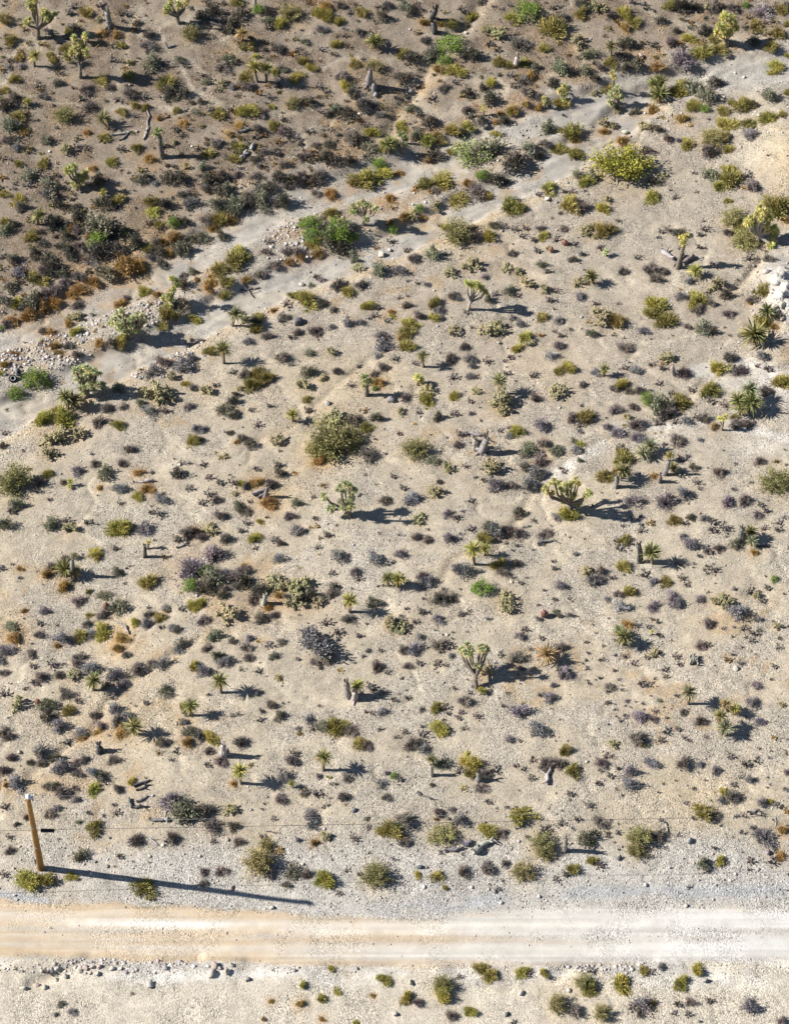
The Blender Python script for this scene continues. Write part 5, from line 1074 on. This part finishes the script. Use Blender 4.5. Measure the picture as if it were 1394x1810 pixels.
# ------------------------------------------------------------------ uncountable: gravel, cobbles, small tufts, undergrowth, litter
def scatter(n, x0=-27, x1=27, y0=48, y1=124):
    return rng.uniform(x0, x1, n), rng.uniform(y0, y1, n)
def masks(x, y):
    z = land(x, y); u, v = to_px(x, y, z)
    s = (x - AX[0, 0]) * (-axd[1]) + (y - AX[0, 1]) * axd[0]
    a = dist_pl(x, y, CH_A); b = dist_pl(x, y, CH_B)
    road = (v > interp(ROAD_T, u)) & (v < interp(ROAD_B, u))
    return z, u, v, s, np.minimum(a, b), road
def stones(name, n_try, prob, s_lo, s_hi, pal, form_v, form_f, sink=.25):
    x, y = scatter(n_try); z, u, v, s, d, road = masks(x, y)
    ok = rng.random(n_try) < prob(x, y, u, v, s, d, road)
    x, y, z = x[ok], y[ok], z[ok]; n = len(x)
    size = s_lo + (s_hi - s_lo) * rng.random(n) ** 3.2
    m = len(form_v)
    V0 = np.repeat(form_v[None], n, 0) * (1 + .45 * (rng.random((n, m, 1)) - .5))
    a = rng.uniform(0, 6.28, n); ca, sa = np.cos(a)[:, None], np.sin(a)[:, None]
    ex = rng.uniform(.7, 1.3, (n, 1)); ez = rng.uniform(.45, .8, (n, 1))
    X = V0[..., 0] * ex; Y = V0[..., 1]; Z = V0[..., 2] * ez
    P = np.stack([ca * X - sa * Y, sa * X + ca * Y, Z], -1) * size[:, None, None] * .5
    P += np.stack([x, y, z + size * sink * .5], -1)[:, None]
    f = (form_f[None] + (np.arange(n) * m)[:, None, None]).reshape(-1, 3)
    pal = np.array(pal); c = pal[rng.integers(0, len(pal), n)] * rng.uniform(.8, 1.2, (n, 1))
    me = raw_mesh(name, P.reshape(-1, 3), f.ravel(), np.full(len(f), 3), np.repeat(c, m, 0), M_STONE)
    o = link(name, me); o['kind'] = 'stuff'
    return n
OCT = np.array([(1, 0, 0), (0, 1, 0), (-1, 0, 0), (0, -1, 0), (0, 0, 1), (0, 0, -1)], float); OCF = np.array([(0, 1, 4), (1, 2, 4), (2, 3, 4), (3, 0, 4), (1, 0, 5), (2, 1, 5), (3, 2, 5), (0, 3, 5)])
OCT2 = nrm(np.concatenate([OCT[:4] + [0, 0, .35], OCT[:4] @ np.array([[.707, .707, 0], [-.707, .707, 0], [0, 0, 1]]) + [0, 0, -.2], [(0, 0, 1.0)]]))
STP = [(.42, .38, .32), (.50, .47, .42), (.30, .27, .24), (.24, .22, .21), (.40, .31, .26), (.56, .53, .49), (.33, .31, .31)]
def p_gravel(x, y, u, v, s, d, road):
    p = .22 + .35 * sstep(.45, .6, fbm(x / 3, y / 3, 81, 3))
    p = np.where(s > 1.5, .35, p); p = np.where(d < 1.15, .12, p)
    p = np.where((d >= 1.15) & (d < 2.6), .9, p)
    p = np.where((v > 1490) & ~road, .95, p)
    rf = (v - interp(ROAD_T, u)) / (interp(ROAD_B, u) - interp(ROAD_T, u))
    return np.where(road, .02 + .35 * np.exp(-((rf - .48) / .10) ** 2) + .6 * sstep(.14, 0, rf) + .6 * sstep(.86, 1, rf), p)
stones('gravel', 110000, p_gravel, .035, .11, STP, OCT, OCF)
def p_cob(x, y, u, v, s, d, road):
    f = fbm(x / 1.3, y / 1.3, 83, 3)
    p = .012 + 0 * u
    p = np.where((d >= 1.05) & (d < 2.8) & (s > -4.2) & (s < 2), .30 * sstep(.40, .56, f) + .05, p)
    left_bar = (u < 330) & (v > 535) & (v < 665) & (d >= 1.1); p = np.where(left_bar, .75, p)
    p = np.where((u > 470) & (u < 570) & (v > 380) & (v < 470) & (d > .7), .6, p)
    p = np.where((u > 850) & (u < 960) & (v > 205) & (v < 265), .45 * sstep(.42, .5, f), p)
    p = np.where((u > 1040) & (v > 180) & (v < 270) & (d > .9), .45 * sstep(.40, .55, f), p)
    p = np.where((u > 1330) & (v > 455) & (v < 600), .5 * sstep(.4, .5, f), p)
    p = np.where((v > 1480) & ~road & (v < 1600), .16, p)
    p = np.where((v > 1695) & ~road, .22 * sstep(.42, .52, f) + .03, p)
    p = np.where((v > 1700) & (v < 1760) & (u < 320), .5 * sstep(.40, .5, f), p)
    return np.where(road, 0.0, p)
stones('cobbles', 60000, p_cob, .07, .20, STP + [(.36, .33, .36), (.46, .44, .44)], ICO, ICF, .35)
def p_bar(x, y, u, v, s, d, road):
    f = fbm(x / 1.0, y / 1.0, 85, 3)
    bar = (u < 340) & (v > 525) & (v < 670) & (d >= .75) | (u > 460) & (u < 580) & (v > 375) & (v < 475) & (d > .7)
    return np.where(bar, (.08 + .92 * sstep(.36, .56, f)) * sstep(.95, 1.7, d), np.where((u > 1325) & (v > 450) & (v < 610), .30 * sstep(.40, .56, f), 0.0))
stones('wash_cobbles', 170000, p_bar, .05, .26, [(.36, .34, .33), (.44, .42, .40), (.29, .27, .29), (.23, .22, .22), (.36, .30, .28), (.48, .46, .44)], ICO, ICF, .15)

RUB = [pline([(50, 1752), (100, 1738), (135, 1722), (160, 1708), (225, 1713)]), pline([(280, 1716), (300, 1710), (350, 1707)]), pline([(1000, 1735), (1060, 1716), (1110, 1714)])]
def p_rub(x, y, u, v, s, d, road):
    q = np.minimum(np.minimum(dist_pl(x, y, RUB[0]), dist_pl(x, y, RUB[1])), dist_pl(x, y, RUB[2]))
    return np.where(~road & (q < .75), 1 - .8 * q / .75, 0)
stones('bank_rubble', 260000, p_rub, .05, .23, [(.40, .37, .35), (.48, .45, .42), (.30, .28, .28), (.44, .38, .35), (.36, .33, .34)], ICO, ICF, .05)

def mass(name, n_try, prob, forms, cols, w_lo, w_hi, hr, mat):
    x, y = scatter(n_try); z, u, v, s, d, road = masks(x, y)
    ok = rng.random(n_try) < prob(x, y, u, v, s, d, road)
    x, y, z = x[ok], y[ok], z[ok]
    VV, LL, SS, TT = [], [], [], []; off = 0
    for i in range(len(x)):
        V0, lo, sz, ti = forms[i % len(forms)]
        w = w_lo + (w_hi - w_lo) * rng.random() ** 2; a = rng.uniform(0, 6.28); c, s_ = math.cos(a), math.sin(a)
        P = np.stack([c * V0[:, 0] - s_ * V0[:, 1], s_ * V0[:, 0] + c * V0[:, 1], V0[:, 2] * hr], 1) * w + [x[i], y[i], z[i] - .01]
        VV.append(P); LL.append(lo + off); SS.append(sz); off += len(V0)
        TT.append(ti * np.array(cols[rng.integers(0, len(cols))]) * rng.uniform(.8, 1.2))
    me = raw_mesh(name, np.concatenate(VV), np.concatenate(LL), np.concatenate(SS), np.concatenate(TT), mat)
    o = link(name, me); o['kind'] = 'stuff'; o.color = (1, 1, 1, 1)
    return len(x)
def small_form(n, h=.5):
    mb = MB(); twigs(mb, n, .5, h, .13, (1, 1, 1))
    P = clumped(n, 7, .42, h * .9, .1); leaves(mb, P, nrm(P + rng.normal(size=(n, 3)) * .2), .26, .16, vary(n, (1, 1, 1), .35))
    return np.concatenate(mb.v), np.concatenate(mb.loops), np.concatenate(mb.sizes), np.concatenate(mb.t)
SF = [small_form(26) for _ in range(9)]
def p_tuft(x, y, u, v, s, d, road):
    f = fbm(x / 2.5, y / 2.5, 91, 3)
    p = .05 + .45 * sstep(.36, .6, f) * sstep(500, 950, u) * sstep(780, 980, v)
    p = p * sstep(1600, 1480, v); p = np.where(d < 1.1, .01, p); p = np.where(s > 0, .05, p)
    return np.where(road, 0, p)
mass('dry_tufts', 17000, p_tuft, SF, [(.19, .17, .175), (.20, .18, .165), (.155, .15, .165), (.24, .21, .17)], .14, .33, 1.15, M_FOL)
def p_under(x, y, u, v, s, d, road):
    f = fbm(x / 1.8, y / 1.8, 95, 3)
    p = (.34 + .66 * sstep(.38, .56, f)) * sstep(1.9, 2.9, s) * (.40 + .60 * sstep(900, 350, u)) * (.6 + .8 * sstep(14, 4, s))
    return np.where(d < 1.6, 0, p)
mass('undergrowth', 17000, p_under, SF, [(.20, .16, .12), (.13, .11, .095), (.24, .18, .09), (.18, .17, .12), (.27, .17, .075), (.16, .145, .135), (.11, .105, .09), (.22, .165, .11), (.25, .22, .10)], .16, .62, .8, M_FOL)
def p_rust(x, y, u, v, s, d, road):
    return np.where((d > 1.5) & (d < 3.4) & (s > 0) & (s < 5), .9 * sstep(.36, .50, fbm(x / 2, y / 2, 97, 3)), np.where((d > 1.5) & (d < 2.8) & (s > -3) & (s <= 0), .3, .03 * (s < 0))) * (~road) * (v < 1560)
mass('dry_grass', 5200, p_rust, SF, [(.37, .22, .075), (.38, .27, .11), (.26, .18, .085), (.30, .26, .10)], .18, .52, .8, M_FOL)
# the shrubs past the individual count
VV, LL, SS, TT = [], [], [], []; off = 0
for i in rest:
    V0, lo, sz, ti = SF[i % len(SF)]; w = float(PS[i])
    VV.append(V0 * w + [PX[i], PY[i], PZ[i]]); LL.append(lo + off); SS.append(sz); off += len(V0); TT.append(ti * np.array(shade(KINDS[PLANTS[i][0]][4])))
if rest:
    o = link('small_twiggy_undergrowth', raw_mesh('small_twiggy_undergrowth', np.concatenate(VV), np.concatenate(LL), np.concatenate(SS), np.concatenate(TT), M_FOL)); o['kind'] = 'stuff'
